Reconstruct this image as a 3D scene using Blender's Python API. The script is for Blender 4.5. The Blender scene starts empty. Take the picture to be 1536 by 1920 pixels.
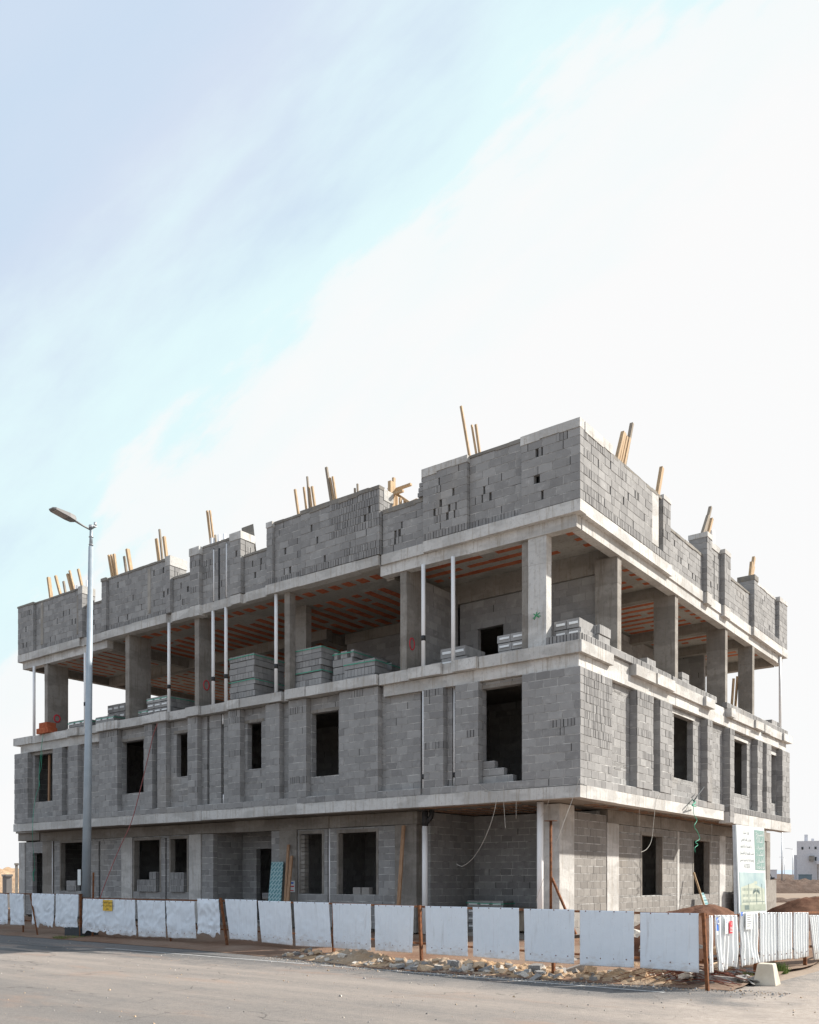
import bpy, math, random
from mathutils import Vector, noise
random.seed(7)
sc = bpy.context.scene
col = sc.collection
rad = math.radians

# ------------------------------------------------------------------ camera
CX, CY, CZ = 10.03, -20.08, 1.65
FW, FH, FPX, HOR = 1536., 1920., 1699., 1650.
RX = (.7963, .6049); DX = (-.6049, .7963)          # camera right and forward on the ground
cam = bpy.data.cameras.new('camera')
cam.sensor_fit = 'HORIZONTAL'; cam.sensor_width = 36
cam.lens = FPX / FW * 36
cam.shift_y = (HOR - FH / 2) / FW
cam.clip_end = 6000
co = bpy.data.objects.new('camera', cam); col.objects.link(co)
co.location = (CX, CY, CZ)
co.rotation_euler = (rad(90), 0, math.atan2(-DX[0], DX[1]))
sc.camera = co

# ------------------------------------------------------------------ sky + sun
SUN = Vector((1.0, 1.1, 1.12)).normalized()        # direction towards the sun
elev = math.asin(SUN.z)
w = bpy.data.worlds.new('World'); sc.world = w; w.use_nodes = True
nt = w.node_tree; nt.nodes.clear()
def N(t, **k):
    n = nt.nodes.new(t)
    for a, v in k.items(): setattr(n, a, v)
    return n
def LK(a, b): nt.links.new(a, b)
def MATH(op, a, b=None, c=None):
    n = N('ShaderNodeMath', operation=op)
    for i, v in enumerate((a, b, c)):
        if v is None: continue
        if isinstance(v, (int, float)): n.inputs[i].default_value = v
        else: LK(v, n.inputs[i])
    return n.outputs[0]
def MIX(f, a, b, bt='MIX'):
    n = N('ShaderNodeMix', data_type='RGBA', blend_type=bt)
    for i, v in ((0, f), (6, a), (7, b)):
        if isinstance(v, (int, float)): n.inputs[i].default_value = v
        elif isinstance(v, tuple): n.inputs[i].default_value = (v + (1,))[:4]
        else: LK(v, n.inputs[i])
    return n.outputs[2]
def SMOOTH(v, a, b, lo=0., hi=1.):
    n = N('ShaderNodeMapRange', interpolation_type='SMOOTHSTEP')
    LK(v, n.inputs[0])
    for i, x in enumerate((a, b, lo, hi)): n.inputs[i + 1].default_value = x
    return n.outputs[0]
def pixdir(px, py):
    a = (px - 768) / FPX
    return Vector((DX[0] + RX[0] * a, DX[1] + RX[1] * a, (HOR - py) / FPX)).normalized()
sky = N('ShaderNodeTexSky', sky_type='NISHITA'); sky.sun_disc = False
sky.sun_elevation = elev; sky.sun_rotation = math.atan2(SUN.x, SUN.y)
sky.dust_density = 2.0; sky.air_density = 1.0
tc = N('ShaderNodeTexCoord')
nv = pixdir(1330, 0).cross(pixdir(300, 880)).normalized()
if nv.dot(pixdir(1500, 900)) < 0: nv = -nv         # positive on the side of the bright cloud bank
def DOT(v):
    n = N('ShaderNodeVectorMath', operation='DOT_PRODUCT'); LK(tc.outputs['Generated'], n.inputs[0]); n.inputs[1].default_value = v
    return n.outputs['Value']
tv = (pixdir(300, 880) - pixdir(1330, 0)).normalized(); wv = nv.cross(tv).normalized()
mp = N('ShaderNodeCombineXYZ'); LK(MATH('MULTIPLY', DOT(nv), 1.9), mp.inputs[0]); LK(MATH('MULTIPLY', DOT(tv), .55), mp.inputs[1]); LK(DOT(wv), mp.inputs[2])
def NOISE(scale, detail, rough, vec):
    n = N('ShaderNodeTexNoise'); n.inputs['Scale'].default_value = scale; n.inputs['Detail'].default_value = detail
    n.inputs['Roughness'].default_value = rough; LK(vec, n.inputs['Vector']); return n.outputs[0]
n1 = NOISE(3.4, 10, .58, mp.outputs[0]); n2 = NOISE(1.1, 3, .5, mp.outputs[0])
d = DOT(nv)
bank = MATH('ADD', d, MATH('MULTIPLY', MATH('SUBTRACT', n1, .5), .42))
n3 = NOISE(14, 6, .6, mp.outputs[0])
bank = MATH('ADD', bank, MATH('MULTIPLY', MATH('SUBTRACT', n3, .5), .12))
m_white = MATH('ADD', MATH('MULTIPLY', SMOOTH(bank, -.01, .03), .78), MATH('MULTIPLY', SMOOTH(bank, .02, .13), .22))
m_cyan = SMOOTH(bank, -.19, .0)
sp = N('ShaderNodeSeparateXYZ'); LK(tc.outputs['Generated'], sp.inputs[0])
low = SMOOTH(sp.outputs[2], .32, .0)               # towards the horizon the haze whitens
veil = SMOOTH(MATH('ADD', n2, MATH('MULTIPLY', MATH('SUBTRACT', n1, .5), .6)), .35, .70)
hazed = MIX(.88, sky.outputs[0], MIX(veil, (5.55, 6.7, 8.05), (6.4, 7.05, 8.2)))
c = MIX(MATH('MULTIPLY', m_cyan, .85), hazed, (6.6, 8.3, 8.35))
c = MIX(MATH('MULTIPLY', low, .75), c, (7.2, 7.6, 7.95))
c = MIX(m_white, c, (8.05, 8.06, 8.08))
bgn = N('ShaderNodeBackground'); LK(c, bgn.inputs[0]); bgn.inputs[1].default_value = .079
wo = N('ShaderNodeOutputWorld'); LK(bgn.outputs[0], wo.inputs[0])

sl = bpy.data.lights.new('sun', 'SUN'); sl.energy = 5.0; sl.angle = rad(1.2); sl.color = (1.0, .95, .87)
so = bpy.data.objects.new('sun', sl); col.objects.link(so); so.location = (20, 22, 40)
so.rotation_euler = SUN.to_track_quat('Z', 'Y').to_euler()

sc.view_settings.view_transform = 'Standard'; sc.view_settings.look = 'None'
sc.view_settings.gamma = 1; sc.view_settings.exposure = 0.6
sc.cycles.use_denoising = True
sc.cycles.max_bounces = 8; sc.cycles.diffuse_bounces = 4

# ------------------------------------------------------------------ geometry of the view -> metres
def ray(px):
    a = (px - 768) / FPX; return (RX[0] * a + DX[0], RX[1] * a + DX[1])
def L(px, y=0., py=None):                          # point on the plane y = const
    r = ray(px); t = (y - CY) / r[1]; x = CX + t * r[0]
    return x if py is None else (x, CZ + (HOR - py) * t / FPX)
def R(px, x=0., py=None):                          # point on the plane x = const
    r = ray(px); t = (x - CX) / r[0]; y = CY + t * r[1]
    return y if py is None else (y, CZ + (HOR - py) * t / FPX)
def G(px, py, z=0.):                               # point on the ground
    t = FPX * (CZ - z) / (py - HOR); r = ray(px); return (CX + t * r[0], CY + t * r[1])
def AT(px, depth, py=None):
    r = ray(px); p = (CX + r[0] * depth, CY + r[1] * depth)
    return p if py is None else p + (CZ + (HOR - py) * depth / FPX,)

# ------------------------------------------------------------------ materials
def newmat(name, rough=.85, spec=.25, metal=0.):
    global nt
    m = bpy.data.materials.new(name); m.use_nodes = True; nt = m.node_tree
    b = nt.nodes['Principled BSDF']; b.inputs['Roughness'].default_value = rough
    b.inputs['Specular IOR Level'].default_value = spec; b.inputs['Metallic'].default_value = metal
    return m, b
def OBJ(scale=(1, 1, 1)):
    t = N('ShaderNodeTexCoord'); m_ = N('ShaderNodeMapping'); LK(t.outputs['Object'], m_.inputs[0]); m_.inputs['Scale'].default_value = scale
    return m_.outputs[0]
def BUMP(b, h, strength, dist):
    n = N('ShaderNodeBump'); n.inputs['Strength'].default_value = strength; n.inputs['Distance'].default_value = dist
    LK(h, n.inputs['Height']); LK(n.outputs[0], b.inputs['Normal'])
def TONE():
    n = N('ShaderNodeAttribute'); n.attribute_name = 'tone'; return n.outputs['Fac']

def m_block(name, lo, hi):
    m, b = newmat(name, .93, .15)
    t = TONE(); o = OBJ()
    big = NOISE(.35, 4, .6, o); fine = NOISE(55, 3, .7, o); mid = NOISE(5, 5, .6, o)
    f = MATH('ADD', MATH('MULTIPLY', t, .62), MATH('ADD', MATH('MULTIPLY', mid, .35), MATH('MULTIPLY', MATH('SUBTRACT', fine, .5), .5)))
    c = MIX(SMOOTH(f, .05, .95), lo, hi)
    c = MIX(MATH('MULTIPLY', SMOOTH(mid, .56, .75), .35), c, tuple(x * 1.35 for x in hi))       # cement smears
    c = MIX(MATH('MULTIPLY', SMOOTH(big, .58, .7), .25), c, (hi[0] * 1.0, hi[1] * .92, hi[2] * .82))
    LK(c, b.inputs['Base Color']); BUMP(b, fine, .5, .006); return m
def m_concrete(name, c0, c1, stain=(.30, .25, .19)):
    m, b = newmat(name, .85, .2)
    t = TONE(); o = OBJ()
    mid = NOISE(1.7, 7, .66, o); fine = NOISE(38, 4, .7, o); patch = NOISE(.7, 3, .5, OBJ((1, 1, 2.5)))
    drip = NOISE(5.5, 5, .7, OBJ((2.2, 2.2, .16))); rough_ = NOISE(9, 6, .75, o)
    v = N('ShaderNodeTexVoronoi'); v.inputs['Scale'].default_value = 22; LK(o, v.inputs['Vector'])
    pit = MATH('MULTIPLY', SMOOTH(v.outputs['Distance'], .17, .05), SMOOTH(mid, .46, .58))
    c = MIX(MATH('ADD', MATH('MULTIPLY', t, .55), MATH('MULTIPLY', MATH('SUBTRACT', mid, .2), .7)), c0, c1)
    c = MIX(MATH('MULTIPLY', SMOOTH(patch, .46, .56), .4), c, tuple(x * .66 for x in c0))
    c = MIX(MATH('MULTIPLY', SMOOTH(drip, .50, .68), .55), c, stain)
    c = MIX(MATH('MULTIPLY', SMOOTH(rough_, .5, .7), .45), c, tuple(x * .6 for x in c0))
    c = MIX(MATH('MULTIPLY', SMOOTH(rough_, .40, .30), .35), c, tuple(min(.8, x * 1.25) for x in c1))
    c = MIX(MATH('MULTIPLY', pit, .8), c, (.06, .055, .05))
    LK(c, b.inputs['Base Color'])
    BUMP(b, MATH('ADD', MATH('MULTIPLY', fine, .4), MATH('ADD', mid, rough_)), .5, .03); return m
def m_simple(name, c0, c1, scale=6, rough=.8, spec=.3, metal=0., bump=.2, stretch=(1, 1, 1), bd=.01):
    m, b = newmat(name, rough, spec, metal)
    n = NOISE(scale, 5, .6, OBJ(stretch)); t = TONE()
    f = SMOOTH(MATH('ADD', n, MATH('MULTIPLY', t, .25)), .36, .86)
    LK(MIX(f, c0, c1), b.inputs['Base Color'])
    if bump: BUMP(b, n, bump, bd)
    return m
M = {}
M['block'] = m_block('grey_block', (.205, .20, .197), (.385, .378, .368))
M['block_warm'] = m_block('sun_tint_block', (.20, .188, .175), (.33, .312, .29))  # warm beige of sunlight put into the block colour
M['mortar'] = m_simple('mortar', (.13, .126, .12), (.74, .73, .70), 3.2, .95, .1, stretch=(1, 1, 1.6))
M['gap'] = m_simple('joint_shade', (.045, .045, .045), (.085, .083, .08), 3, .95, .1)  # shade of deep joints and holes, put into a dark colour
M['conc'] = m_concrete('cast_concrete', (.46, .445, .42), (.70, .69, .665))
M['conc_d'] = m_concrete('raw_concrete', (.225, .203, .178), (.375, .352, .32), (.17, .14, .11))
M['screed'] = m_concrete('coping_screed', (.20, .185, .165), (.30, .285, .26))
M['clay'] = m_simple('clay_filler', (.36, .095, .045), (.52, .17, .085), 9, .9, .15)
M['pvc'] = m_simple('white_pvc', (.80, .79, .78), (.87, .86, .85), 2, .4, .5, bump=0)
M['rubber'] = m_simple('black_rubber', (.02, .02, .022), (.04, .04, .042), 5, .6, .4)
M['wood'] = m_simple('sawn_timber', (.30, .205, .125), (.56, .40, .24), 3, .75, .25, stretch=(9, 9, .8), bump=.3)
M['wood_shade'] = m_simple('shaded_timber', (.26, .15, .085), (.42, .26, .16), 3, .8, .2, stretch=(9, 9, .8), bump=.3)  # sawn timber darkened in colour for planks standing in shade
M['clay_d'] = m_simple('dusty_clay', (.24, .14, .10), (.36, .24, .17), 5, .95, .1)
M['wood_g'] = m_simple('grey_timber', (.20, .165, .13), (.34, .29, .23), 3, .8, .2, stretch=(9, 9, .8), bump=.3)
M['rust'] = m_simple('rusty_steel', (.09, .035, .018), (.25, .10, .04), 14, .8, .3, .2)
M['rustred'] = m_simple('red_primer', (.10, .03, .02), (.22, .07, .04), 10, .8, .3)
M['steelblue'] = m_simple('painted_pole', (.30, .35, .39), (.38, .43, .47), 3, .45, .5, .2, bump=0)
M['galv'] = m_simple('galvanised_steel', (.42, .43, .44), (.55, .56, .57), 8, .4, .5, .6, bump=0)
M['lampgrey'] = m_simple('lamp_grey', (.22, .21, .21), (.28, .27, .265), 3, .5, .4, bump=0)
M['lampglass'] = m_simple('lamp_glass', (.34, .30, .28), (.40, .36, .34), 3, .4, .5, bump=0)
M['conc_m'] = m_concrete('plain_concrete', (.31, .285, .25), (.53, .505, .465), (.24, .20, .155))
M['white'] = m_simple('white_render', (.50, .50, .53), (.60, .60, .62), 2, .8, .3, bump=0)
M['poly'] = m_simple('white_insulation', (.78, .80, .80), (.86, .87, .86), 20, .8, .2)
M['green'] = m_simple('green_strap', (.04, .32, .20), (.06, .42, .28), 9, .5, .4, bump=0)
M['hose'] = m_simple('red_hose', (.26, .07, .07), (.36, .11, .10), 9, .5, .4, bump=0)
M['dark'] = m_simple('dark_paint', (.03, .035, .04), (.05, .055, .06), 9, .6, .3, bump=0)
M['redpaint'] = m_simple('red_spray', (.55, .03, .05), (.60, .05, .07), 9, .6, .3, bump=0)
M['greenpaint'] = m_simple('green_spray', (.05, .28, .12), (.07, .34, .16), 9, .6, .3, bump=0)
M['signw'] = m_simple('sign_white', (.66, .69, .68), (.72, .74, .73), 1, .35, .5, bump=0)
M['signg'] = m_simple('sign_green', (.18, .29, .26), (.21, .325, .295), 1, .35, .5, bump=0)
M['signtxt'] = m_simple('sign_ink', (.10, .11, .12), (.13, .14, .15), 1, .5, .3, bump=0)
M['yellow'] = m_simple('yellow_plate', (.70, .42, .03), (.78, .50, .06), 3, .5, .4, bump=0)
M['blue'] = m_simple('blue_print', (.03, .12, .50), (.05, .18, .58), 3, .5, .4, bump=0)
M['leaf'] = m_simple('weed_green', (.08, .13, .03), (.17, .22, .06), 9, .8, .2)
M['cable'] = m_simple('pale_cable', (.45, .43, .38), (.55, .52, .47), 5, .6, .3, bump=0)
M['teal'] = m_simple('teal_panel', (.12, .17, .20), (.15, .20, .235), 1, .6, .3, bump=0)
M['stonep'] = m_simple('pale_rock', (.46, .40, .33), (.72, .66, .58), 7, .95, .1, bump=.6)
M['stoneg'] = m_simple('grey_rock', (.20, .19, .18), (.36, .34, .32), 7, .95, .1, bump=.6)
M['stonet'] = m_simple('tan_rock', (.40, .27, .17), (.62, .46, .31), 7, .95, .1, bump=.6)
M['barrier'] = m_simple('cream_concrete', (.46, .40, .31), (.62, .57, .48), 3, .9, .2, bump=.3)

def m_sheet(name, c0, c1):
    m, b = newmat(name, .42, .45, .0)
    o = OBJ(); n = NOISE(2.2, 4, .6, o); f = NOISE(30, 3, .6, o); st = NOISE(4, 4, .6, OBJ((3, 3, .35))); sc_ = NOISE(6, 6, .7, OBJ((1, 1, 2.4)))
    z = N('ShaderNodeSeparateXYZ'); LK(o, z.inputs[0])
    mud = SMOOTH(MATH('ADD', z.outputs[2], MATH('MULTIPLY', MATH('SUBTRACT', sc_, .5), 1.1)), .42, .12)
    c = MIX(n, c0, c1)
    c = MIX(MATH('MULTIPLY', SMOOTH(st, .56, .74), .45), c, (.46, .45, .45))
    c = MIX(MATH('MULTIPLY', SMOOTH(sc_, .62, .76), .2), c, (.50, .50, .52))
    c = MIX(MATH('MULTIPLY', mud, .4), c, (.42, .33, .25))
    c = MIX(MATH('MULTIPLY', SMOOTH(f, .68, .76), .5), c, (.28, .15, .08))
    LK(c, b.inputs['Base Color']); LK(MATH('ADD', MATH('MULTIPLY', sc_, .3), .25), b.inputs['Roughness']); BUMP(b, MATH('ADD', n, MATH('MULTIPLY', sc_, .3)), .22, .04); return m
M['sheet'] = m_sheet('white_sheet_metal', (.68, .735, .79), (.79, .835, .88))
M['sheet2'] = m_sheet('white_corrugated_metal', (.70, .73, .74), (.80, .82, .82))
# plywood with a printed pattern (repeated pale strokes on teal)
m, b = newmat('printed_plywood', .5, .4)
o = OBJ((1, 1, 1)); br = N('ShaderNodeTexBrick'); mp_ = N('ShaderNodeMapping'); t_ = N('ShaderNodeTexCoord'); LK(t_.outputs['Object'], mp_.inputs[0])
mp_.inputs['Rotation'].default_value = (rad(90), 0, rad(45)); mp_.inputs['Scale'].default_value = (1, 1, 1)
LK(mp_.outputs[0], br.inputs['Vector']); br.inputs['Scale'].default_value = 3.4; br.inputs['Mortar Size'].default_value = .07; br.inputs['Mortar Smooth'].default_value = 0; br.inputs['Brick Width'].default_value = .7; br.inputs['Row Height'].default_value = .35
br.inputs['Color1'].default_value = (.07, .20, .22, 1); br.inputs['Color2'].default_value = (.09, .24, .26, 1); br.inputs['Mortar'].default_value = (.30, .44, .45, 1)
LK(br.outputs[0], b.inputs['Base Color']); M['ply'] = m

# soils
def m_soil(name, cs, scale, bump=.7, bd=.05):
    m, b = newmat(name, .97, .05)
    o = OBJ(); a = NOISE(scale, 8, .65, o); f = NOISE(scale * 14, 5, .75, o); g = NOISE(scale * .18, 4, .6, o)
    c = MIX(SMOOTH(a, .3, .7), cs[0], cs[1]); c = MIX(SMOOTH(g, .40, .62), c, cs[2]); c = MIX(MATH('MULTIPLY', SMOOTH(f, .5, .78), .6), c, cs[3])
    LK(c, b.inputs['Base Color']); BUMP(b, MATH('ADD', a, MATH('MULTIPLY', f, .5)), bump, bd); return m
M['soil'] = m_soil('site_soil', ((.17, .098, .066), (.235, .15, .105), (.25, .18, .135), (.33, .275, .225)), 1.2)
M['mound'] = m_soil('mound_soil', ((.105, .05, .034), (.16, .085, .056), (.19, .105, .07), (.23, .15, .11)), 2.5)
M['tanhill'] = m_soil('rubble_hill', ((.42, .27, .17), (.62, .44, .29), (.52, .34, .2), (.74, .62, .47)), .35, .9, .5)
M['brownhill'] = m_soil('gravel_hill', ((.12, .08, .062), (.19, .138, .11), (.16, .115, .09), (.30, .255, .22)), .8, .9, .3)
M['gravel'] = m_soil('rubble_dirt', ((.34, .215, .125), (.52, .36, .22), (.40, .31, .23), (.62, .54, .44)), 3.0, .9, .05)
m, b = newmat('asphalt', .92, .12)
o = OBJ(); fine = NOISE(75, 4, .8, o); mid = NOISE(1.3, 7, .62, o); streak = NOISE(1.0, 7, .65, OBJ((.16, 1.5, 1))); fin2 = NOISE(9, 6, .75, o)
sx = N('ShaderNodeSeparateXYZ'); LK(OBJ(), sx.inputs[0])
wob = NOISE(.25, 2, .5, o)
band = MATH('ADD', MATH('MULTIPLY', sx.outputs[1], -1.0), MATH('MULTIPLY', MATH('SUBTRACT', mid, .5), 2.6))
dust = MATH('ADD', SMOOTH(band, 7.3, 8.8, .10, .66), MATH('ADD', MATH('MULTIPLY', MATH('SUBTRACT', streak, .5), 1.15), MATH('MULTIPLY', MATH('SUBTRACT', fin2, .5), .7)))
dust = MATH('MULTIPLY', dust, SMOOTH(band, 9.3, 14.0, 1.0, .60))
ty = MATH('ADD', sx.outputs[1], MATH('MULTIPLY', wob, 1.6))
tr_ = MATH('PINGPONG', MATH('ADD', ty, 20.0), .95)
trk = MATH('MULTIPLY', SMOOTH(tr_, .22, .05), SMOOTH(streak, .38, .6))
c = MIX(SMOOTH(fine, .3, .75), (.075, .072, .07), (.23, .225, .22))
c = MIX(SMOOTH(dust, .0, 1.0, .05, .92), c, MIX(mid, (.375, .315, .268), (.32, .28, .246)))
c = MIX(MATH('MULTIPLY', trk, .2), c, (.13, .12, .112))
red = NOISE(.8, 5, .65, OBJ((.4, 1, 1)))
c = MIX(MATH('MULTIPLY', SMOOTH(red, .54, .68), .35), c, (.34, .225, .165))
spk = NOISE(26, 3, .8, o)
c = MIX(MATH('MULTIPLY', SMOOTH(spk, .62, .72), .6), c, (.08, .072, .066))
c = MIX(MATH('MULTIPLY', SMOOTH(spk, .34, .26), .5), c, (.42, .37, .32))
vc = N('ShaderNodeTexVoronoi'); vc.feature = 'DISTANCE_TO_EDGE'; vc.inputs['Scale'].default_value = .32
wv_ = N('ShaderNodeVectorMath', operation='ADD'); nn = N('ShaderNodeTexNoise'); nn.inputs['Scale'].default_value = 1.4; nn.inputs['Detail'].default_value = 5; LK(o, nn.inputs['Vector']); LK(o, wv_.inputs[0]); LK(nn.outputs['Color'], wv_.inputs[1]); LK(wv_.outputs[0], vc.inputs['Vector'])
crk = MATH('MULTIPLY', SMOOTH(vc.outputs['Distance'], .006, .0015), SMOOTH(mid, .45, .55))
c = MIX(MATH('MULTIPLY', crk, .6), c, (.06, .055, .05))
xr = SMOOTH(MATH('ADD', sx.outputs[0], MATH('MULTIPLY', MATH('SUBTRACT', mid, .5), 6.0)), 4.6, 7.4)
c = MIX(MATH('MULTIPLY', xr, .85), c, MIX(SMOOTH(fin2, .3, .7), (.35, .295, .25), (.45, .39, .34)))
LK(c, b.inputs['Base Color']); BUMP(b, MATH('ADD', fine, fin2), .6, .015); M['asphalt'] = m
M['sand'] = m_soil('desert_ground', ((.24, .18, .14), (.34, .265, .205), (.29, .235, .19), (.42, .36, .30)), .25, .5, .1)
M['wet'] = m_simple('dark_damp_patch', (.06, .058, .056), (.11, .105, .10), 6, .6, .3, bump=.2)
M['line'] = m_simple('worn_road_paint', (.24, .23, .225), (.52, .51, .49), 22, .85, .2, bump=0)
M['farblue'] = m_simple('far_hill', (.36, .42, .50), (.42, .48, .56), .02, 1, 0, bump=0)  # blue of the distant haze put into the hill colour

# ------------------------------------------------------------------ mesh builder
class MB:
    def __init__(s): s.v = []; s.f = []; s.mi = []; s.t = []; s.sm = []
    def quadbox(s, p, tone=.5, mi=0):              # p: 8 corners, bottom 4 ccw then top 4
        n = len(s.v); s.v += p
        for q in ((3, 2, 1, 0), (4, 5, 6, 7), (0, 1, 5, 4), (1, 2, 6, 5), (2, 3, 7, 6), (3, 0, 4, 7)):
            s.f.append([n + i for i in q]); s.mi.append(mi); s.t.append(tone); s.sm.append(False)
    def box(s, x0, x1, y0, y1, z0, z1, tone=.5, mi=0):
        s.quadbox([(x0, y0, z0), (x1, y0, z0), (x1, y1, z0), (x0, y1, z0), (x0, y0, z1), (x1, y0, z1), (x1, y1, z1), (x0, y1, z1)], tone, mi)
    def fb(s, fr, u0, u1, d0, d1, z0, z1, tone=.5, mi=0):   # box in a facade frame: L runs along x, R along y
        if fr == 'L': s.box(u0, u1, d0, d1, z0, z1, tone, mi)
        else: s.box(-d1, -d0, u0, u1, z0, z1, tone, mi)
    def beam(s, a, b, wx, wy, tone=.5, mi=0, up=None):      # square bar from a to b
        a = Vector(a); b = Vector(b); d = (b - a).normalized()
        u = Vector(up) if up else (Vector((0, 0, 1)) if abs(d.z) < .9 else Vector((1, 0, 0)))
        e1 = d.cross(u).normalized() * wx / 2; e2 = e1.cross(d).normalized() * wy / 2
        p = [tuple(a + x * e1 + y * e2) for x, y in ((-1, -1), (1, -1), (1, 1), (-1, 1))] + [tuple(b + x * e1 + y * e2) for x, y in ((-1, -1), (1, -1), (1, 1), (-1, 1))]
        s.quadbox(p, tone, mi)
    def tube(s, pts, r, n=10, tone=.5, mi=0, caps=True):
        pts = [Vector(p) for p in pts]; rs = r if isinstance(r, (list, tuple)) else [r] * len(pts)
        base = len(s.v); prev = None
        for i, p in enumerate(pts):
            d = (pts[min(i + 1, len(pts) - 1)] - pts[max(i - 1, 0)]).normalized()
            if prev is None: e1 = d.orthogonal().normalized()
            else: e1 = (prev - d * prev.dot(d)).normalized()
            prev = e1; e2 = d.cross(e1)
            for k in range(n):
                a = 2 * math.pi * k / n; s.v.append(tuple(p + rs[i] * (math.cos(a) * e1 + math.sin(a) * e2)))
        for i in range(len(pts) - 1):
            for k in range(n):
                k2 = (k + 1) % n
                s.f.append([base + i * n + k, base + i * n + k2, base + (i + 1) * n + k2, base + (i + 1) * n + k]); s.mi.append(mi); s.t.append(tone); s.sm.append(True)
        if caps:
            s.f.append([base + k for k in range(n)][::-1]); s.mi.append(mi); s.t.append(tone); s.sm.append(False)
            e = base + (len(pts) - 1) * n
            s.f.append([e + k for k in range(n)]); s.mi.append(mi); s.t.append(tone); s.sm.append(False)
    def face(s, pts, tone=.5, mi=0, smooth=False):
        n = len(s.v); s.v += [tuple(p) for p in pts]; s.f.append(list(range(n, n + len(pts)))); s.mi.append(mi); s.t.append(tone); s.sm.append(smooth)
    def grid(s, fn, nu, nv, mi=0, smooth=True, tone=.5):
        n = len(s.v)
        for j in range(nv + 1):
            for i in range(nu + 1): s.v.append(tuple(fn(i / nu, j / nv)))
        for j in range(nv):
            for i in range(nu):
                a = n + j * (nu + 1) + i
                s.f.append([a, a + 1, a + nu + 2, a + nu + 1]); s.mi.append(mi); s.t.append(tone); s.sm.append(smooth)
    def build(s, name, mats, parent=None, loc=None):
        me = bpy.data.meshes.new(name)
        v = s.v if loc is None else [(p[0] - loc[0], p[1] - loc[1], p[2] - loc[2]) for p in s.v]
        me.from_pydata(v, [], s.f)
        for m_ in (mats if isinstance(mats, (list, tuple)) else [mats]): me.materials.append(M[m_])
        me.polygons.foreach_set('material_index', s.mi)
        me.polygons.foreach_set('use_smooth', s.sm)
        at = me.attributes.new('tone', 'FLOAT', 'FACE'); at.data.foreach_set('value', s.t)
        me.update()
        o = bpy.data.objects.new(name, me); col.objects.link(o)
        if parent: o.parent = parent
        if loc is not None: o.location = loc
        return o
def tag(o, label=None, cat=None, group=None, kind=None):
    if label: o['label'] = label
    if cat: o['category'] = cat
    if group: o['group'] = group
    if kind: o['kind'] = kind
    return o
def empty(name, label, cat, loc=(0, 0, 0), group=None, rz=0):
    o = bpy.data.objects.new(name, None); col.objects.link(o); o.location = loc; o.rotation_euler = (0, 0, rz); o.empty_display_size = .3
    return tag(o, label, cat, group)
rnd = random.random
def U(a, b): return a + (b - a) * rnd()

# ------------------------------------------------------------------ ground, road
g = MB(); g.grid(lambda u, v: (-2500 + 5000 * u, -1500 + 5000 * v, 0), 8, 8, smooth=False)
tag(g.build('ground', 'sand'), kind='structure')
# site soil round the building, gently uneven
def soil_h(x, y):
    h = .05 * noise.noise(Vector((x * .5, y * .5, 0))) + .03 * noise.noise(Vector((x * 1.9, y * 1.9, 3)))
    e = min(1, max(0, (y + 6.9) / .8)) * min(1, max(0, (6.2 - x) / .8)) * min(1, (x + 40) / 4) * min(1, (34 - y) / 4)
    return .008 + max(0, .06 + h) * max(0, e)
s = MB()
def edge_y(x):
    pts = [(-60, -6.2), (-16.5, -5.8), (-7.6, -6.05), (-3.4, -6.45), (-.7, -7.0), (3.2, -6.75), (6.2, -6.3)]
    for a, b_ in zip(pts, pts[1:]):
        if a[0] <= x <= b_[0]: return a[1] + (b_[1] - a[1]) * (x - a[0]) / (b_[0] - a[0])
    return -6.2
def soilfn(u, v):
    x = -40 + (45.72 + .12 * noise.noise(Vector((0, v * 22, 5)))) * u; y0 = edge_y(x) - .12 + .12 * noise.noise(Vector((x * 1.5, 0, 7))); y = y0 + (34 - y0) * (v ** 1.6)
    e = min(1, (y - y0) / .9) * min(1, max(0, (6.2 - x) / .6))
    return (x, y, .012 + (.05 + .04 * noise.noise(Vector((x * .6, y * .6, 0))) + .03 * noise.noise(Vector((x * 2.3, y * 2.3, 3)))) * e)
s.grid(soilfn, 240, 130)
tag(s.build('site_ground', 'soil'), kind='structure')
r = MB()
def roadfn(u, v):
    x = -90 + 180 * u; return (x, -40 + 33.2 * v + max(0, 0) , .004)
r.face([(-120, -45, .004), (120, -45, .004), (120, -5.5, .004), (-120, -5.5, .004)])
r.face([(5.9, -5.5, .004), (13.5, -5.5, .004), (16.5, 60, .004), (8.5, 60, .004)])
tag(r.build('road', 'asphalt'), kind='structure')
ln = MB()
for (x0, y0), (x1, y1) in (((-9.0, -7.16), (-2.2, -7.2)), ((-1.9, -7.2), (1.2, -7.24)), ((1.3, -7.24), (5.0, -7.3))):
    ln.face([(x0, y0 - .05, .009), (x1, y1 - .05, .009), (x1, y1 + .05, .009), (x0, y0 + .05, .009)])
tag(ln.build('road_marking', 'line'), kind='structure')
wt = MB()
for cx_, cy_, a_, b_, n_ in ((-9.2, -8.05, 2.1, .23, 3), (-12.2, -7.6, 2.3, .16, 5), (-9.9, -8.75, 1.2, .12, 9), (-5.6, -7.05, 1.4, .08, 11)):
    ps = [];
    for k in range(40):
        an = 2 * math.pi * k / 40; q = 1 + .45 * noise.noise(Vector((math.cos(an) * 2, math.sin(an) * 2, n_)))
        ps.append((cx_ + a_ * q * math.cos(an), cy_ + b_ * q * math.sin(an) + .1 * math.sin(an * 2 + n_) , .0085))
    wt.face(ps)
tag(wt.build('damp_patch', 'wet'), kind='structure')

# ------------------------------------------------------------------ the unfinished building
B = empty('unfinished_building', 'three storey unfinished building of grey concrete blocks with open upper floor', 'building')
CH = .2075                                          # one course

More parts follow.
